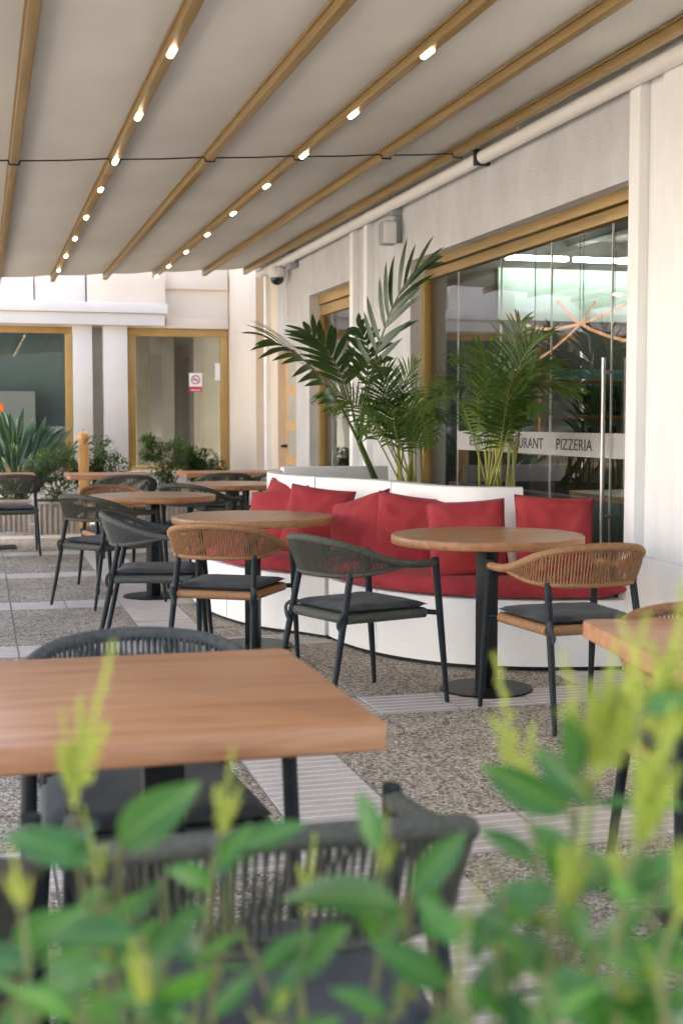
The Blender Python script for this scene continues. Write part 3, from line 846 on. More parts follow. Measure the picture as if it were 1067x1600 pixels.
body(FR, BkR, 0.001, .022, 'plinth', 'black', .02); body(FL, BkL, 0.001, .022, 'plinth', 'black', .02)
# body in segments with visible joints
def segs(F, B, cuts, z0, z1):
    for a, b_ in zip(cuts, cuts[1:]):
        n = 14
        f = [F[0].lerp(F[0], 0) for _ in range(0)]
        def pick(C, t):
            u = t * (len(C) - 1); i = min(int(u), len(C) - 2); return C[i].lerp(C[i + 1], u - i)
        f = [pick(F, a + .0015 + (b_ - a - .003) * k / (n - 1)) for k in range(n)]; bk = [pick(B, a + .0015 + (b_ - a - .003) * k / (n - 1)) for k in range(n)]
        body(f, bk, z0, z1, 'base_panel', 'bench', 0, .012)
segs(FR, BkR, [0, .34, .70, 1], .024, .365); segs(FL, BkL, [0, .36, .7, 1], .024, .365)
# red seat pads
def pick(C, t):
    u = t * (len(C) - 1); i = min(int(u), len(C) - 2); return C[i].lerp(C[i + 1], u - i)
def pad(F, B, a, b_):
    n = 34; m = MB(); rows = []
    for k in range(n):
        t = a + (b_ - a) * k / (n - 1); f = pick(F, t); bk = pick(B, t); d = (bk - f).normalized(); w = (bk - f).length
        e = min(1, min(k, n - 1 - k) / 2.0); pinch = (.25 + .75 * math.sin(math.pi / 2 * e))
        row = []
        for j in range(25):
            ang = 2 * math.pi * j / 25
            cx_ = math.cos(ang); sz = math.sin(ang)
            u = .5 - .5 * math.copysign(abs(cx_) ** .28, cx_); vv = math.copysign(abs(sz) ** .55, sz)
            p = f + d * (-.015 + u * (w - .01)) + Vector((0, 0, .420 + .052 * vv * pinch + .004 * noise.noise(f * 5 + d * u * 6)))
            row.append(p)
        rows.append(row)
    W_ = 25; fs = []
    for i in range(n - 1):
        for k in range(W_):
            q, r_ = i * W_ + k, i * W_ + (k + 1) % W_
            fs.append((q, r_, r_ + W_, q + W_))
    fs += [tuple(range(W_)), tuple((n - 1) * W_ + k for k in range(W_ - 1, -1, -1))]
    m.add([v for r_ in rows for v in r_], fs); bpz(m, 'seat_pad', 'red_fab', 60)
pad(FR, BkR, .0, .995); pad(FL, BkL, .01, .50); pad(FL, BkL, .505, .99)
# back wall in three panels, capped, and the planter behind it
BK = resample(Bk, 90); BKo = offs(BK, -.10)
test = BK[10]; 
if (BKo[10] - Vector((3.2, 9, 0))).length > (BK[10] - Vector((3.2, 9, 0))).length: BKo = offs(BK, .10)
for a, b_ in ((.075, .37), (.373, .60), (.603, .93)):
    n = 26; f = [pick(BK, a + (b_ - a) * k / (n - 1)) + Vector((0, 0, 0)) for k in range(n)]; bk = [pick(BKo, a + (b_ - a) * k / (n - 1)) for k in range(n)]
    body(f, bk, .0, .912, 'back_panel', 'bench', 0.003, .012)
wallX = 3.175
bpz(MB().box(3.06, wallX, 6.95, 9.95, 0, .80, .006), 'planter_wall', 'bench')
bpz(MB().prism([(2.62, 6.99), (3.055, 6.80), (3.055, 9.8), (2.30, 9.8), (2.12, 9.2), (2.25, 8.6), (2.47, 8.0), (2.53, 7.4)], .05, .80), 'soil_fill', 'soil', 0)
bpz(MB().box(2.22, 3.055, 9.83, 9.95, 0, .93, .008), 'planter_end', 'bench')

# ------------------------------------------------------------------ scatter cushions
def pillow_mesh(seed, sz=.45, th=.098):
    rn = Vector((seed * 3.7, seed * 1.9, seed)); n = 22; vs = []; fs = []
    for side in (1, -1):
        for j in range(n + 1):
            for i in range(n + 1):
                u = i / n * 2 - 1; v = j / n * 2 - 1
                e = (max(0, 1 - u * u) ** .5) * (max(0, 1 - v * v) ** .5)
                x = u * (1 - .055 * (1 - v * v) * abs(u)); y = v * (1 - .055 * (1 - u * u) * abs(v))
                w = noise.noise(rn + Vector((u * 1.6, v * 1.6, side))) * .22 + noise.noise(rn + Vector((u * 4, v * 4, side * 2))) * .07
                crease = .10 * math.exp(-((u * .8 + (v - .75) * .5) / .09) ** 2) * max(0, v) if seed == 3 else 0
                z = side * th * (e ** .62) * (1 + w) - crease * th * side * (1 if e > 0 else 0)
                for su in (-1, 1):
                    for sv in (-1, 1):
                        du, dv = 1 - u * su, 1 - v * sv; rr_ = math.hypot(du, dv); an = math.atan2(dv, du)
                        z += side * th * .16 * e * math.cos(an * 9 + seed + su * 2 + sv) * math.exp(-rr_ * 1.5) * min(1, rr_ * 3)
                sag = -.02 * (1 - v) * e
                vs.append((x * sz / 2, z, y * sz / 2 + sag))
    k = (n + 1) ** 2
    for s_ in range(2):
        for j in range(n):
            for i in range(n):
                a = s_ * k + j * (n + 1) + i; q = (a, a + 1, a + n + 2, a + n + 1)
                fs.append(q if s_ else q[::-1])
    m = MB(); m.add(vs, fs); me = m.mesh('cushion', 'red_fab', 80)
    bm = bmesh.new(); bm.from_mesh(me); bmesh.ops.remove_doubles(bm, verts=bm.verts, dist=1e-5); bm.to_mesh(me); bm.free()
    return me
def cushion(px, py, d, face_deg, lean, roll, seed, label, sz=.45):
    p = atd(px, py, d)
    o = put('scatter_cushion', pillow_mesh(seed, sz), None)
    hs = sz / 2; ed = []
    for c0, c1 in (((-1, -1), (1, -1)), ((1, -1), (1, 1)), ((1, 1), (-1, 1)), ((-1, 1), (-1, -1))):
        for k in range(12):
            u = c0[0] + (c1[0] - c0[0]) * k / 12; v = c0[1] + (c1[1] - c0[1]) * k / 12
            ed.append(Vector((u * (1 - .055 * (1 - v * v) * abs(u)) * hs, 0, v * (1 - .055 * (1 - u * u) * abs(v)) * hs)))
    MB().tube(ed + [ed[0]], .0042, 6, False).build('piping', 'red_fab', o, 60)
    a = R(face_deg)      # heading of the cushion's front normal in the ground plane
    rot = Matrix.Rotation(a + R(90), 4, 'Z') @ Matrix.Rotation(R(-lean), 4, 'X') @ Matrix.Rotation(R(roll), 4, 'Y')
    o.matrix_world = Matrix.Translation(p) @ rot
    tag(o, label, 'cushion', 'red scatter cushions on the bench')
# heading: -90 = facing the camera side (-Y), 180 = facing -X
cushion(866, 838, 6.98, -97, 15, 3, 1, 'red cushion at the right end of the bench beside the door', .43)
cushion(730, 842, 7.02, -106, 17, -3, 2, 'red cushion right of centre, behind the round table on the right', .42)
cushion(640, 832, 7.55, -118, 13, 7, 5, 'red cushion tucked behind its neighbour at the bend of the bench', .43)
cushion(563, 828, 7.72, -150, 22, -17, 3, 'creased red cushion leaning tilted in the middle of the bench', .42)
cushion(494, 815, 8.22, -128, 18, 6, 4, 'red cushion left of the tilted one, behind the dark rope chair', .44)
cushion(436, 812, 8.68, -132, 19, -8, 6, 'leftmost front red cushion beside the middle round table', .42)
cushion(447, 800, 9.12, -150, 12, 6, 7, 'red cushion mostly hidden at the far left end of the bench', .43)

# ================================================================== tables
def round_table(x, y, label, rz=0, zt=.745):
    t = empty('round_table', (x, y, 0), rz); tag(t, label, 'table', 'round wooden bistro tables')
    top = MB().lathe([(.448, zt - .042), (.455, zt - .038), (.455, zt - .005), (.450, zt)], 72).build('table_top', 'oak', t)
    MB().lathe([(.4552, zt - .0385), (.4565, zt - .036), (.4565, zt - .007), (.4552, zt - .0045)], 72).build('edge_band', 'oak_edge', top)
    MB().box(-.16, .16, -.02, .02, zt - .056, zt - .043).build('top_bracket', 'black', t)
    MB().box(-.038, .038, -.038, .038, .011, zt - .057, .004).build('column', 'black', t)
    MB().lathe([(.222, .001), (.222, .007), (.219, .010)], 56).build('base_disc', 'black', t)
    return t
def square_table(x, y, wx, wy, label, rz=0, mat='teak', zt=.75):
    t = empty('square_table', (x, y, 0), rz); tag(t, label, 'table', 'rectangular wooden tables')
    poly = []; r_ = .022
    for cx_, cy_, a0 in ((wx / 2 - r_, wy / 2 - r_, 0), (-wx / 2 + r_, wy / 2 - r_, 90), (-wx / 2 + r_, -wy / 2 + r_, 180), (wx / 2 - r_, -wy / 2 + r_, 270)):
        for k in range(7):
            a = R(a0 + 15 * k); poly.append((cx_ + r_ * math.cos(a), cy_ + r_ * math.sin(a)))
    m = MB(); n = len(poly); lay = [(.0, zt - .043), (.004, zt - .047), (0, zt - .043), (0, zt - .005), (.004, zt)]
    lay = [(.004, zt - .046), (0, zt - .042), (0, zt - .005), (.0015, zt - .0015), (.005, zt)]
    vs = []
    for ins, z in lay:
        for px, py in poly: vs.append((px * (1 - ins / (wx / 2)), py * (1 - ins / (wy / 2)), z))
    fs = [(i * n + k, i * n + (k + 1) % n, (i + 1) * n + (k + 1) % n, (i + 1) * n + k) for i in range(len(lay) - 1) for k in range(n)]
    fs += [tuple(range(n - 1, -1, -1)), tuple((len(lay) - 1) * n + k for k in range(n))]
    m.add(vs, fs); m.build('table_top', mat, t)
    MB().box(-.17, .17, -.17, .17, zt - .056, zt - .0465).build('top_plate', 'black', t)
    MB().box(-.04, .04, -.04, .04, .013, zt - .0565, .004).build('column', 'black', t)
    MB().box(-.21, .21, -.21, .21, .001, .012, .004).build('base_plate', 'black', t)
    return t
round_table(2.31, 5.85, 'round oak table at the right, in front of the bench', .4)
round_table(1.48, 7.35, 'round oak table in the middle, between brown chair and bench', 1.1)
round_table(1.20, 9.63, 'round oak table at left, beside two olive rope chairs', 2.0)
round_table(2.08, 11.25, 'far round table behind the left end of the bench', .9)
square_table(.335, 2.585, .69, .82, 'large foreground wooden table with rounded corners behind the hedge', 0)
square_table(1.84, 2.80, .72, .74, 'wooden table cut off at the right edge, with brown chair', R(-9))
square_table(2.58, 13.75, 1.15, .72, 'far wooden table near the panelled door', 0)
square_table(1.22, 13.55, .80, .72, 'far wooden table in front of the ochre post', 0)
square_table(.12, 13.75, .80, .72, 'far wooden table at the left edge of view', 0)

# ================================================================== rope armchairs
def half_to_full(h):
    return [Vector((-p[0], p[1], p[2])) for p in reversed(h)] + [Vector(p) for p in h[1:]]
TOPH = [(0, -.310, .766), (.10, -.299, .762), (.19, -.260, .748), (.25, -.185, .720), (.275, -.085, .682), (.280, .03, .654), (.272, .14, .645), (.262, .225, .645)]
BOTH_ = [(0, -.262, .605), (.09, -.252, .605), (.17, -.222, .606), (.228, -.165, .610), (.258, -.085, .622), (.272, .0, .640), (.277, .055, .650)]
def make_chair(rope, fab='seat_fab'):
    root = empty('rope_armchair')
    top = crom(half_to_full([TOPH[0]] + TOPH[1:]), 8); bot = crom(half_to_full(BOTH_), 8)
    def wrapped(P, r0, pitch):
        L = sum((b_ - a).length for a, b_ in zip(P, P[1:])); n = int(L / pitch) * 2
        Q = resample(P, n); return MB().tube(Q, [r0 + (.0016 if i % 2 else -.0008) for i in range(n)], 10)
    br = wrapped(top, .0165, .0085).build('back_rail', rope, root, 60)
    lo = wrapped(bot, .0125, .0085).build('lower_rail', rope, root, 60)
    # woven strands, a front and a back layer
    N = 76; T = resample(top, 400); Bt = resample(bot, 400); m = MB()
    for k in range(N):
        for layer in (0, 1):
            t = .155 + .69 * (k + .5 * layer) / (N - 1)
            i = int(t * 399); ub = max(0.02, min(.98, (t - .155) / .69))
            j = int(max(0, min(399, ub * 399 + (4 if layer else -4))))
            a, b_ = T[i], Bt[j]
            c = Vector((0, .02, .64)); outw = Vector((a.x, a.y, 0)).normalized() * (.011 if layer else -.011)
            p0, p1 = a + outw, b_ + outw * .8
            mid = (p0 + p1) / 2 + outw * .25
            m.tube([p0, mid, p1], .0032, 4, False)
    m.build('backrest_weave', rope, root, 60)
    # legs
    def leg(top_, bot_, r1, r2):
        t_, b_ = Vector(top_), Vector(bot_); mid = t_.lerp(b_, .35)
        o = MB().tube([t_, mid, t_.lerp(b_, .6), b_ + Vector((0, 0, .012))], [r1, r1, r1 * .93, r2], 12).build('leg', 'metal', root)
        MB().tube([b_ + Vector((0, 0, .0115)), b_ + Vector((0, 0, .001))], r2 * .9, 10).build('glide', 'black', o)
    for s in (-1, 1):
        leg((.262 * s, .225, .668), (.278 * s, .285, 0), .0165, .0105)
        leg((.200 * s, -.200, .612), (.225 * s, -.325, 0), .0155, .0105)
    # seat frame wrapped in rope, metal brackets to the front legs
    zc = .415
    fr_p = [(-.205, -.225), (.205, -.225), (.222, .195), (-.222, .195)]
    m = MB()
    for (a, b_) in ((0, 1), (1, 2), (2, 3), (3, 0)):
        p, q = Vector((*fr_p[a], zc)), Vector((*fr_p[b_], zc)); n = int((q - p).length / .0085) * 2
        for i_, dz in ((0, -.014), (1, .014)):
            pass
        Q = [p.lerp(q, i / (n - 1)) for i in range(n)]
        mm_ = MB().tube(Q, [.022 + (.0016 if i % 2 else -.0008) for i in range(n)], 8)
        m.add(mm_.v, mm_.f)
    m.build('seat_frame', rope, root, 60)
    MB().box(-.20, .20, -.215, .185, zc + .005, zc + .016).build('seat_web', rope, root, 0)
    for s in (-1, 1):
        MB().tube([(.20 * s, .215, zc), (.268 * s, .245, zc)], .012, 8).build('bracket', 'metal', root)
        MB().tube([(.19 * s, -.21, zc), (.212 * s, -.255, zc)], .012, 8).build('bracket', 'metal', root)
    # seat cushion
    n = 18; vs = []; fs = []
    for side in (1, -1):
        for j in range(n + 1):
            for i in range(n + 1):
                u = i / n * 2 - 1; v = j / n * 2 - 1
                e = (1 - abs(u) ** 6) * (1 - abs(v) ** 6)
                x = u * (.222 + .012 * v); y = v * .215 - .005
                w = noise.noise(Vector((u * 2.2 + 3, v * 2.2, side))) * .006
                z = zc + .038 + (side * .019 + (w if side > 0 else 0)) * max(e, 0) ** .4
                vs.append((x, y, z))
    kk = (n + 1) ** 2
    for s_ in range(2):
        for j in range(n):
            for i in range(n):
                a = s_ * kk + j * (n + 1) + i; q = (a, a + 1, a + n + 2, a + n + 1); fs.append(q if not s_ else q[::-1])
    cu = MB().add(vs, fs).build('seat_cushion', fab, root, 70)
    for s in (-1, 1):
        MB().tube(crom([(.18 * s, -.20, zc + .035), (.205 * s, -.235, zc + .04), (.222 * s, -.262, zc + .02), (.205 * s, -.27, zc - .02), (.205 * s, -.255, zc - .05)], 4), .009, 6).build('tie', fab, cu)
    return root
protos = {}
def chair(x, y, fx, fy, rope, label, group='rope armchairs on the terrace'):
    if rope not in protos:
        r_ = make_chair(rope); protos[rope] = r_
    else:
        r_ = copy_tree(protos[rope])
    r_.location = (x, y, 0); r_.rotation_euler = (0, 0, math.atan2(fy, fx) - math.pi / 2)
    tag(r_, label, 'chair', group); return r_
chair(1.665, 5.78, .94, .34, 'rope_dark', 'dark olive rope armchair left of the right round table')
chair(2.435, 5.225, -.06, 1, 'rope_brown', 'tan rope armchair in front of the right round table')
chair(1.225, 6.68, .50, .86, 'rope_brown', 'tan rope armchair in front of the middle round table')
chair(.955, 7.42, .97, -.2, 'rope_grey', 'grey rope armchair turned sideways left of the middle round table')
chair(.85, 9.36, .80, .60, 'rope_dark', 'olive rope armchair left of the left round table')
chair(1.02, 10.22, .25, -.97, 'rope_brown', 'tan rope armchair behind the left round table, facing camera')
chair(1.33, 12.72, .05, 1, 'rope_dark', 'dark rope armchair at the far table by the ochre post')
chair(.27, 13.1, -.1, 1, 'rope_dark', 'dark rope armchair at the far table, at the left edge')
chair(2.30, 12.95, 0, 1, 'rope_dark', 'dark rope armchair at the far long table, left of two')
chair(2.86, 12.95, .05, 1, 'rope_dark', 'dark rope armchair at the far long table, right of two')
chair(.345, 2.885, 0, -1, 'rope_grey', 'grey rope armchair on the far side of the foreground table')
chair(.39, 1.87, .02, 1, 'rope_dark', 'dark rope armchair nearest the hedge, its back to the camera')
chair(-.215, 1.87, .08, 1, 'rope_dark', 'dark rope armchair cut off at the lower left edge')
chair(1.85, 2.935, -.10, -1, 'rope_brown', 'tan rope armchair behind the table at the right edge')
chair(1.72, 10.75, .55, .6, 'rope_dark', 'dark rope armchair left of the far round table')

# ================================================================== plants
def leaf_strip(p0, d, n, L, w, droop, seg=5, fold=.25):
    # returns verts, faces of one pointed leaflet curving down
    d = d.normalized(); s = d.cross(n).normalized(); up = s.cross(d)
    vs = []; p = p0.copy(); dd = d.copy()
    for i in range(seg + 1):
        t = i / seg; ww = w * (math.sin(math.pi * min(1, .12 + t * .88)) ** .7) if t < 1 else 0.0004
        vs += [p + s * ww - up * ww * fold, p.copy(), p - s * ww - up * ww * fold] if False else [p + s * ww + up * ww * fold, p.copy(), p - s * ww + up * ww * fold]
        dd = (dd + Vector((0, 0, -1)) * droop / seg).normalized(); p = p + dd * (L / seg)
    fs = []
    for i in range(seg):
        a = i * 3; fs += [(a, a + 1, a + 4, a + 3), (a + 1, a + 2, a + 5, a + 4)]
    return vs, fs
def frond_frames(path, n):
    Q = resample(crom(path, 10), n); out = []
    for i, p in enumerate(Q):
        t = (Q[min(i + 1, n - 1)] - Q[max(i - 1, 0)]).normalized(); out.append((p, t))
    return out
rnd = random.Random(21)
# --- kentia palm: large fronds, each leaflet an object
kb = atz(566, 752, .86); kb = Vector((2.70, 8.90, .80))
kent = empty('kentia_palm', kb); tag(kent, 'tall kentia palm with broad dark leaflets rising behind the left half of bench', 'palm')
KI = Matrix.Translation(-kb)
leaf_var = []
for dr_ in (.25, .55, .95):
    vs, fs = leaf_strip(Vector((0, 0, 0)), Vector((1, 0, 0)), Vector((0, 0, 1)), 1.0, .023, dr_, 7, .3)
    leaf_var.append(MB().add(vs, fs).mesh('leaflet', 'palm', 60))
def kentia_frond(pts, nl, Lmax, normal, t0=.35, both=(1, 1), droopi=(0, 1), ang=(55, 25), r0=.011):
    path = [Vector(p) for p in pts]
    F_ = frond_frames(path, 40); m = MB().tube([p for p, t in F_], [r0 * (1 - .75 * i / 39) for i in range(40)], 6)
    fo = m.build('frond', 'palm_stem', kent); fo.matrix_parent_inverse = KI
    N0 = Vector(normal).normalized()
    for k in range(nl):
        t = t0 + (1 - t0) * k / (nl - 1); p, tan = F_[min(39, int(t * 39.99))]
        nrm = (N0 - tan * N0.dot(tan)).normalized(); side = tan.cross(nrm).normalized()
        u = (t - t0) / (1 - t0); L = Lmax * (.55 + .45 * math.sin(math.pi * (.2 + .7 * u))) * (1 - .35 * u ** 3)
        for s, on in ((1, both[0]), (-1, both[1])):
            if not on or (s == -1 and k == nl - 1): continue
            a = R(ang[0] + (ang[1] - ang[0]) * u + rnd.uniform(-7, 7))
            d = (side * s * math.sin(a) + tan * math.cos(a) + nrm * rnd.uniform(.05, .3)).normalized()
            z = nrm - d * nrm.dot(d); z.normalize(); y = z.cross(d)
            LL = L * rnd.uniform(.88, 1.08)
            mt = Matrix((d, y, z)).transposed().to_4x4()
            o = put('leaflet', leaf_var[rnd.choice(droopi)], fo)
            o.matrix_basis = Matrix.Translation(p) @ mt @ Matrix.Diagonal((LL, .6 + .4 * LL / Lmax, LL, 1))
def K(px, py, d): return atd(px, py, d)
tr_ = MB().tube([kb, atd(561, 690, 9.05), atd(556, 655, 9.05)], [.024, .019, .014], 10).build('trunk', 'palm_stem', kent); tr_.matrix_parent_inverse = KI
kentia_frond([atd(561, 690, 9.05), atd(575, 610, 9.0), atd(592, 540, 8.95), atd(618, 470, 8.85), atd(645, 430, 8.75), atd(668, 412, 8.65)], 11, .40, (-.75, -.55, .45), .40, (1, 1), (0, 0, 1), (48, 16))
kentia_frond([atd(560, 690, 9.05), atd(535, 640, 8.9), atd(500, 590, 8.7), atd(462, 552, 8.5), atd(420, 530, 8.35)], 13, .42, (-.1, -.55, .85), .36, (1, 1), (1, 2, 2), (55, 18))
kentia_frond([atd(560, 690, 9.05), atd(548, 630, 9.1), atd(530, 580, 9.2), atd(505, 540, 9.3), atd(478, 515, 9.4)], 12, .34, (.1, -.8, .6), .45, (1, 1), (0, 1, 1), (58, 26))
kentia_frond([atd(561, 690, 9.05), atd(566, 640, 9.1), atd(573, 590, 9.2), atd(575, 545, 9.35), atd(560, 510, 9.5)], 11, .30, (-.2, -.9, .3), .45, (1, 1), (0, 1, 2), (50, 25))
kentia_frond([atd(561, 690, 9.05), atd(580, 650, 8.95), atd(600, 622, 8.8), atd(618, 612, 8.7)], 8, .24, (-.2, -.6, .8), .35, (1, 1), (1, 2), (60, 30))
# --- areca palms: fine leaflets joined per frond
def areca(base, fronds, label, seed, Lleaf=.25, wl=.0072):
    rn = random.Random(seed); root = empty('areca_palm', base); tag(root, label, 'palm', 'areca palms in the bench planter'); I = Matrix.Translation(-base)
    for (tip, mid, nl) in fronds:
        b0 = base + Vector((rn.uniform(-.10, .10), rn.uniform(-.10, .10), 0))
        P = [b0, b0.lerp(mid, .55) + Vector((0, 0, .03)), mid, (mid.lerp(tip, .5) + Vector((0, 0, .055))), tip]
        F_ = frond_frames(P, 44); L = sum((F_[i + 1][0] - F_[i][0]).length for i in range(43))
        o = MB().tube([p for p, t in F_], [.0075 * (1 - .8 * i / 43) for i in range(44)], 5).build('frond', 'areca_stem', root); o.matrix_parent_inverse = I
        m = MB(); hd_ = Vector((tip.x - b0.x, tip.y - b0.y, 0)); 
        N0 = Vector((0, 0, 1)) * .8 + Vector((-.25, -.45, 0)) - hd_.normalized() * .25
        for k in range(nl):
            u = k / (nl - 1); t = .42 + .58 * u; p, tan = F_[min(43, int(t * 43.99))]
            nrm = (N0 - tan * N0.dot(tan)).normalized(); side = tan.cross(nrm).normalized()
            LL = Lleaf * (.5 + .5 * math.sin(math.pi * (.12 + .8 * u))) * (1 - .4 * u ** 4)
            for s in (1, -1):
                a = R(62 - 36 * u + rn.uniform(-6, 6)); d = side * s * math.sin(a) + tan * math.cos(a) + nrm * rn.uniform(.12, .35)
                vs, fs = leaf_strip(p, d, nrm, LL * rn.uniform(.85, 1.1), wl, rn.uniform(.25, .8), 5, .25); m.add(vs, fs)
        m.build('leaflets', 'areca', o, 60)
    for k in range(7):
        b0 = base + Vector((rn.uniform(-.12, .12), rn.uniform(-.12, .12), 0)); 
        o = MB().tube([b0, b0 + Vector((rn.uniform(-.05, .05), rn.uniform(-.05, .05), .3)), b0 + Vector((rn.uniform(-.15, .15), rn.uniform(-.12, .12), .55))], [.010, .008, .004], 6).build('cane', 'areca_stem', root); o.matrix_parent_inverse = I
a3 = Vector((2.93, 7.30, .80)); D3 = 7.75
areca(a3, [(atd(x, y, d), atd(mx_, my, d2), n) for x, y, d, mx_, my, d2, n in (
    (896, 612, 7.6, 812, 610, 7.75, 30), (858, 520, 7.8, 810, 575, 7.8, 30), (812, 505, 7.9, 795, 590, 7.9, 28), (712, 560, 7.7, 765, 600, 7.8, 30), (690, 610, 7.4, 745, 620, 7.6, 30),
    (745, 545, 8.0, 775, 610, 7.9, 28), (655, 640, 7.2, 720, 632, 7.4, 30), (880, 575, 8.0, 820, 590, 7.9, 28), (800, 600, 7.3, 790, 640, 7.5, 24), (840, 640, 7.4, 805, 640, 7.6, 22), (735, 580, 7.4, 768, 630, 7.6, 26), (850, 580, 7.5, 812, 620, 7.6, 26))],
    'bushy areca palm with yellow canes behind the right half of bench', 31)
a2 = Vector((2.80, 8.42, .80))
areca(a2, [(atd(x, y, d), atd(mx_, my, d2), n) for x, y, d, mx_, my, d2, n in (
    (545, 585, 8.7, 592, 620, 8.8, 26), (590, 570, 8.8, 606, 630, 8.8, 26), (648, 570, 8.8, 625, 630, 8.8, 26), (700, 600, 8.6, 648, 625, 8.7, 28), (668, 690, 8.3, 650, 640, 8.5, 24), (520, 640, 8.6, 570, 640, 8.7, 24),
    (500, 620, 9.0, 560, 640, 8.9, 24), (620, 640, 8.3, 616, 665, 8.5, 20), (690, 650, 8.4, 650, 650, 8.5, 24), (570, 670, 8.5, 590, 670, 8.6, 20))],
    'slender areca palm with pale canes between kentia and bushy palm', 32, .23, .007)

# --- far troughs and shrubs
def trough(x0, x1, y0, y1, hgt, label):
    t = empty('planter_trough', ((x0 + x1) / 2, (y0 + y1) / 2, 0)); tag(t, label, 'planter', 'ribbed troughs along the far wall'); I = Matrix.Translation(-Vector(t.location))
    m = MB(); n = int((x1 - x0) / .055); poly = []
    for k in range(n):
        a = x0 + (x1 - x0) * k / n; w = (x1 - x0) / n
        poly += [(a, y0), (a + w * .5, y0), (a + w * .5, y0 - .02), (a + w, y0 - .02)]
    poly += [(x1, y0), (x1, y1), (x0, y1)]
    o = m.prism(poly, 0.0, hgt - .03).build('ribbed_body', 'rib_clay', t, 0); o.matrix_parent_inverse = I
    o = MB().box(x0 - .02, x1 + .02, y0 - .04, y1 + .02, hgt - .03, hgt, .006).build('rim', 'rib_clay', t); o.matrix_parent_inverse = I
    o = MB().box(x0 + .02, x1 - .02, y0 + .0, y1 - .02, hgt, hgt + .008).build('soil', 'soil', t); o.matrix_parent_inverse = I
trough(.58, 1.12, 15.30, 15.72, .37, 'ribbed clay trough under the left shrubs')
trough(1.75, 2.75, 15.30, 15.72, .37, 'ribbed clay trough under the right shrubs')
trough(-.6, .54, 15.75, 16.15, .37, 'ribbed clay trough under the broad leaved plant')
def shrub(bx, by, z0, lobes, n, label, seed, ls=.035):
    rn = random.Random(seed); root = empty('leafy_shrub', (bx, by, z0)); tag(root, label, 'shrub', 'shrubs along the far wall')
    m = MB(); st = MB()
    for (x, y, z, rx, rz_) in lobes:
        st.tube(crom([(rn.uniform(-.03, .03), 0, 0), (x * .5, y * .5, z * .55), (x, y, z)], 5), [.010 * (1 - .6 * i / 10) for i in range(11)], 5)
        for _ in range(7):
            e = Vector((x + rn.gauss(0, rx * .6), y + rn.gauss(0, rx * .6), z + rn.gauss(0, rz_ * .6))); st.tube([(x * .8, y * .8, z * .8), e], [.004, .002], 4)
    for k in range(n):
        x, y, z, rx, rz_ = lobes[rn.randrange(len(lobes))]; rx *= 1.2; rz_ *= 1.2
        v = Vector((rn.gauss(0, 1), rn.gauss(0, 1), rn.gauss(0, 1))); v = v.normalized() * (rn.random() ** .45)
        if noise.noise(Vector((x + v.x * rx, y + v.y * rx, z + v.z * rz_)) * 9 + Vector((seed, 0, 0))) < -.12: continue
        p = Vector((x + v.x * rx, y + v.y * rx, z + v.z * rz_))
        d = (v + Vector((rn.uniform(-.6, .6), rn.uniform(-.6, .6), rn.uniform(-.2, .7)))).normalized()
        nn = Vector((rn.uniform(-.5, .5), rn.uniform(-.5, .5), 1))
        vs, fs = leaf_strip(p, d, nn, ls * rn.uniform(.8, 1.5), ls * .26, .3, 2, .3); m.add(vs, fs)
    m.build('foliage', 'shrub', root, 0); st.build('stem', 'bark', root)
shrub(.83, 15.5, .37, [(-.12, 0, .38, .20, .17), (.12, 0, .46, .22, .18), (.25, .05, .30, .15, .13), (.0, -.1, .10, .18, .14), (-.25, 0, .26, .13, .12)], 5200, 'dense green shrub left of the ochre post', 41)
shrub(1.36, 15.62, .02, [(-.02, 0, .86, .17, .20), (.12, 0, .68, .18, .16), (-.05, 0, .62, .14, .16)], 3400, 'small leaved shrub right of the ochre post against white columns', 42)
shrub(2.05, 15.5, .37, [(0, 0, .42, .20, .17), (-.14, 0, .60, .13, .13), (.17, 0, .54, .19, .15), (.06, 0, .16, .13, .18), (.36, 0, .46, .15, .12)], 5200, 'bushy shrub in front of the no smoking window', 43)
shrub(2.52, 15.55, .37, [(.02, 0, .42, .18, .13), (.18, 0, .30, .14, .11), (-.1, 0, .34, .12, .12)], 2600, 'low shrub right of the bushy one by the corner pillar', 44)
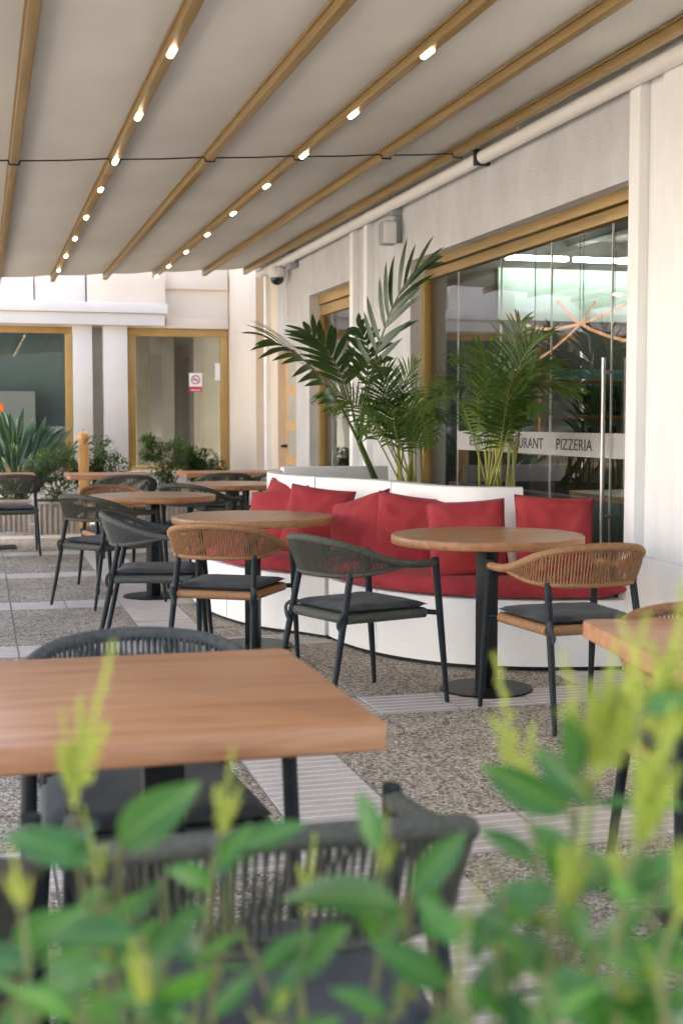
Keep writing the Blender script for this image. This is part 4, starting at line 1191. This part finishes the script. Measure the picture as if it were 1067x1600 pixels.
# --- strelitzia
sb = Vector((.42, 15.95, .37)); stl = empty('strelitzia_plant', sb); tag(stl, 'bird of paradise plant with upright paddle leaves at the left', 'plant')
vs = []; fs = []; seg = 9
for i in range(seg + 1):
    t = i / seg; w = .030 * (math.sin(math.pi * min(1, .06 + .92 * t)) ** .75) if 0 < t < 1 else .003
    zc = -.10 * t * t; vs += [(t * .38, w, zc + w * .35), (t * .38, 0, zc), (t * .38, -w, zc + w * .35)]
for i in range(seg):
    a = i * 3; fs += [(a, a + 1, a + 4, a + 3), (a + 1, a + 2, a + 5, a + 4)]
sleaf = MB().add(vs, fs).mesh('leaf', 'strel', 60)
rn = random.Random(9)
for k in range(90):
    a = rn.uniform(-1, 1); tilt = a * 48 + rn.gauss(0, 4); H_ = rn.uniform(.30, .72) * (1 - .25 * abs(a)); yy = rn.uniform(-.35, .35)
    b0 = sb + Vector((rn.uniform(-.14, .10), rn.uniform(-.10, .10), 0)); dirv = Vector((math.sin(R(tilt)), yy * .5, math.cos(R(tilt)))).normalized()
    e = b0 + dirv * H_
    o = MB().tube([b0, b0.lerp(e, .5) + Vector((0, 0, .02)), e], [.010, .008, .006], 6).build('leaf_stalk', 'areca_stem' if k % 3 == 0 else 'strel', stl); o.matrix_parent_inverse = Matrix.Translation(-sb)
    d2 = (dirv + Vector((math.copysign(.12, a), 0, -.05))).normalized(); nz = Vector((-.1 * a, -1 + rn.uniform(-.4, .4), .35)).normalized(); nz = (nz - d2 * nz.dot(d2)).normalized(); y_ = nz.cross(d2)
    q = put('leaf', sleaf, stl); q.matrix_parent_inverse = Matrix.Translation(-sb); q.matrix_basis = Matrix.Translation(e) @ Matrix((d2, y_, nz)).transposed().to_4x4() @ Matrix.Scale(rn.uniform(.8, 1.12), 4)
fp = atY(3, 632, 15.8)
m = MB().tube([sb, sb.lerp(fp, .6), fp - Vector((0, 0, .08))], [.009, .008, .006], 6).build('flower_stalk', 'strel', stl); m.matrix_parent_inverse = Matrix.Translation(-sb)
m = MB()
for k in range(5):
    v_, f_ = leaf_strip(fp - Vector((0, 0, .09)), Vector((rn.uniform(-.35, .35), rn.uniform(-.3, .3), 1)), Vector((0, -1, 0)), .11, .014, 0, 4, .3); m.add(v_, f_)
o = m.build('flower', 'flower', stl, 60); o.matrix_parent_inverse = Matrix.Translation(-sb)
# --- ochre post with ball finial
pp = atY(131, 700, 15.15); ps = empty('ochre_post', (pp.x, 15.15, 0)); tag(ps, 'ochre wooden post topped with a ball between the shrubs', 'post')
pz = atY(131, 695, 15.15).z
MB().box(-.055, .055, -.055, .055, 0, pz, .006).build('shaft', 'wood_post', ps)
MB().lathe([(.045, pz + .0005), (.05, pz + .012), (.028, pz + .02), (.03, pz + .028), (.056, pz + .045), (.072, pz + .075), (.072, pz + .10), (.055, pz + .13), (.025, pz + .148), (.012, pz + .155), (.012, pz + .17), (.003, pz + .18)], 28).build('ball_finial', 'wood_post', ps)

# ================================================================== foreground hedge
hp = empty('hedge_trough', (.3, .88, 0)); tag(hp, 'planter trough below the foreground hedge', 'planter')
I = Matrix.Translation(-Vector(hp.location))
for nm, bx_ in (('front_board', (-.6, 1.3, 1.05, 1.08, 0, .45)), ('rear_board', (-.6, 1.3, .64, .67, 0, .45)), ('end_board', (-.6, -.57, .671, 1.049, 0, .45)), ('end_board', (1.27, 1.3, .671, 1.049, 0, .45))):
    o = MB().box(*bx_, .004).build(nm, 'rib_clay', hp); o.matrix_parent_inverse = I
o = MB().box(-.565, 1.265, .675, 1.045, .02, .42).build('soil', 'soil', hp); o.matrix_parent_inverse = I
lv = []
for cu, fd, wd in ((.12, .30, .20), (.25, .20, .215), (-.08, .38, .18), (.35, .15, .20)):
    vs = []; fs = []; seg = 8
    for i in range(seg + 1):
        t = i / seg; w = wd * (math.sin(math.pi * (t ** .85)) ** .8) if 0 < t < 1 else .006
        zc = -cu * t * t
        vs += [(t, w, zc + w * fd), (t, w * .5, zc + w * fd * .35), (t, 0, zc), (t, -w * .5, zc + w * fd * .35), (t, -w, zc + w * fd)]
    for i in range(seg):
        for k in range(4):
            a = i * 5 + k; fs.append((a, a + 1, a + 6, a + 5))
    lv.append(MB().add(vs, fs).mesh('leaf', 'hedge', 60))
def spike_mesh(seed, branches):
    rn = random.Random(seed); m = MB(); ico = bmesh.new(); bmesh.ops.create_icosphere(ico, subdivisions=1, radius=1); iv = [v.co.copy() for v in ico.verts]; fi = [[v.index for v in f.verts] for f in ico.faces]; ico.free()
    def sp(p0, d, L, dens):
        m.tube([p0, p0 + d * L], [.0016, .0008], 4)
        for k in range(dens):
            t = .12 + .88 * k / dens; q = p0 + d * (L * t); r_ = .0019 * (1.15 - .65 * t) * rn.uniform(.8, 1.2)
            o = d.orthogonal().normalized(); o.rotate(Quaternion(d, rn.uniform(0, 6.28))); c = q + o * (.0042 * (1.2 - .8 * t))
            m.add([c + v * r_ for v in iv], fi)
    sp(Vector((0, 0, 0)), Vector((0, 0, 1)), .085, 34)
    for b_ in range(branches):
        t = rn.uniform(.05, .45); a = rn.uniform(0, 6.28); d = Vector((math.cos(a) * .42, math.sin(a) * .42, .9)).normalized()
        sp(Vector((0, 0, .085 * t)), d, .042 * (1 - t * .8), 24)
    return m.mesh('flower_spike', 'bud', 60)
spk = [spike_mesh(51, 5), spike_mesh(52, 7), spike_mesh(53, 2)]
rn = random.Random(77)
def put_leaf(root, I, base, direction, normal, L):
    d = direction.normalized(); z = (normal - d * normal.dot(d)).normalized(); y = z.cross(d)
    o = put('leaf', rn.choice(lv), root); o.matrix_parent_inverse = I
    o.matrix_basis = Matrix.Translation(base) @ Matrix((d, y, z)).transposed().to_4x4() @ Matrix.Scale(L, 4)
def put_spike(root, I, base, direction, k, sc):
    q = direction.normalized().to_track_quat('Z', 'Y')
    o = put('flower_spike', spk[k], root); o.matrix_parent_inverse = I
    o.matrix_basis = Matrix.Translation(base) @ q.to_matrix().to_4x4() @ Matrix.Scale(sc, 4)
# stems: (tip px, depth, lean towards base px, spikes [(kind, scale)], leaf pairs)
STEMS = {
 'left': [(112, 1235, .98, 190, [(1, 1.1), (2, 1.9)], 5), (345, 1290, 1.0, 300, [(0, 1.05)], 5), (30, 1400, .86, 40, [(0, .8)], 4), (225, 1560, .85, 235, [(1, 1.1)], 3), (480, 1420, 1.12, 470, [(2, 1.0)], 3), (150, 1360, 1.05, 200, [(0, .9)], 5)],
 'right': [(935, 1190, .98, 900, [(1, 1.3), (0, 1.5), (2, 1.6), (0, 1.2), (2, 1.2)], 6), (1045, 1150, .92, 1010, [(2, 1.6), (0, 1.3), (2, 1.2), (1, 1.0)], 5), (820, 1250, 1.08, 850, [(2, 1.5)], 5), (1000, 1300, .84, 960, [(1, 1.4), (0, 1.2), (2, 1.3)], 5), (880, 1420, .9, 870, [(1, 1.1)], 5), (1060, 1420, .8, 1040, [(0, 1.3)], 5), (770, 1480, 1.0, 800, [(0, .7)], 4)],
 'middle': [(600, 1350, 1.0, 570, [(2, .8)], 3), (640, 1470, 1.1, 610, [], 3), (690, 1560, .9, 660, [], 3), (440, 1560, .9, 430, [(2, .7)], 3)],
}
HL = {'left': 'green leaved hedge shrub with pale yellow flower spikes at the lower left', 'right': 'hedge shrub with thick clusters of yellow buds at the lower right', 'middle': 'sparser hedge shrub in the middle foreground, over the dark chair'}
HERO = {   # base px, tip px, depth
 'left': [(150, 1345, 2, 1290, .95), (222, 1470, 60, 1450, .92), (185, 1320, 282, 1238, .98), (255, 1375, 205, 1450, 1.0), (170, 1390, 120, 1420, 1.02), (330, 1360, 395, 1290, 1.0), (330, 1420, 255, 1440, 1.0), (215, 1500, 300, 1440, .95), (60, 1560, 130, 1500, .85), (250, 1560, 330, 1500, .85), (120, 1590, 30, 1540, .82), (300, 1600, 210, 1560, .84), (20, 1480, 90, 1440, .9)],
 'right': [(890, 1268, 752, 1200, 1.0), (835, 1350, 752, 1290, 1.02), (880, 1400, 762, 1392, .96), (905, 1210, 880, 1110, .98), (870, 1400, 955, 1500, .9), (1000, 1110, 1080, 1085, .9), (780, 1410, 735, 1500, 1.0), (860, 1480, 770, 1475, .95), (985, 1390, 1067, 1330, .85), (930, 1490, 1010, 1420, .88), (840, 1570, 930, 1520, .85), (960, 1590, 870, 1560, .82), (1040, 1560, 990, 1470, .82), (1067, 1500, 985, 1480, .84), (800, 1600, 740, 1530, .9), (900, 1330, 830, 1290, .98), (1000, 1260, 930, 1240, .94)],
 'middle': [(628, 1415, 465, 1372, .98), (640, 1395, 728, 1300, 1.0), (676, 1475, 672, 1365, 1.02), (590, 1335, 572, 1235, 1.0), (370, 1325, 480, 1290, 1.02), (470, 1520, 560, 1450, .95), (700, 1540, 600, 1480, .95), (420, 1590, 470, 1500, .9), (610, 1590, 520, 1540, .88), (330, 1590, 400, 1520, .86)],
}
rf = random.Random(88)
for key, (xa, xb) in {'left': (-20, 420), 'middle': (300, 760), 'right': (740, 1090)}.items():
    for k in range({'left': 7, 'middle': 1, 'right': 14}[key]):
        x = rf.uniform(xa, xb); y = rf.uniform(1400, 1580) if key != 'right' else rf.uniform(1260, 1560)
        STEMS[key].append((x, y, rf.uniform(.78, 1.05), x + rf.uniform(-50, 50), [(2, rf.uniform(.5, .9))] if rf.random() < (.3 if key == 'right' else .1) else [], rf.choice((3, 4, 4))))
for key, stems in STEMS.items():
    bxp = {'left': 260, 'right': 900, 'middle': 580}[key]
    b0 = atY(bxp, 1600, .86); base = Vector((b0.x, .86, .42)); root = empty('hedge_shrub', base); I = Matrix.Translation(-base)
    tag(root, HL[key], 'hedge shrub', 'foreground hedge shrubs')
    for (tx, ty, dp, bx_, spikes, pairs) in stems:
        tip = atd(tx, ty, dp); lowp = atd(bx_, 1640, dp * .97); soil = base + Vector((rn.uniform(-.15, .15), rn.uniform(-.08, .08), 0))
        P = resample(crom([soil, soil.lerp(lowp, .6), lowp, lowp.lerp(tip, .5) + RT * rn.uniform(-.012, .012), tip], 8), 40)
        o = MB().tube(P, [.0042 * (1 - .65 * i / 39) for i in range(40)], 6).build('stem', 'twig', root); o.matrix_parent_inverse = I
        tan = (P[-1] - P[-4]).normalized()
        for k, (kind, s_) in enumerate(spikes):
            put_spike(root, I, tip - tan * .012, tan + RT * (.0 if k == 0 else rn.uniform(-.55, .55)), kind, s_ * dp * (.98 if key == 'right' else .8))
        for k in range(pairs):
            t = .99 - .62 * (k + .35) / pairs; i = min(38, int(t * 39)); p = P[i]; tg = (P[i + 1] - P[i - 1]).normalized()
            ax = tg.orthogonal().normalized(); ax.rotate(Quaternion(tg, rn.uniform(0, 6.28)))
            for s in (1, -1):
                d = ax * s + tg * rn.uniform(.25, .8); nrm = tg * .6 - FW * .4 + Vector((rn.uniform(-.9, .9), rn.uniform(-.9, .9), rn.uniform(-.2, .7)))
                put_leaf(root, I, p, d, nrm, rn.uniform(.050, .080) * (.75 + .1 * k) )
            if rn.random() < .15:
                put_spike(root, I, p, (tg + ax * .6), 0, rn.uniform(.35, .6))
    for (ax_, ay_, bx_, by_, dp) in HERO[key]:
        p = atd(ax_, ay_, dp); q = atd(bx_, by_, dp * rn.uniform(.94, 1.03)); d = q - p
        nrm = -FW * .6 + UP * rn.uniform(-.1, 1.1) + RT * rn.uniform(-.6, .6)
        put_leaf(root, I, p, d, nrm, d.length)
        # petiole back towards the stem mass
        pb = p + Vector((rn.uniform(-.01, .01), rn.uniform(-.01, .01), -.085)); 
        o = MB().tube(crom([pb, p.lerp(pb, .4) - d * .06, p, p + d * .05], 4), [.0026] * 4 + [.002] * 9, 5).build('twig', 'twig', root); o.matrix_parent_inverse = I
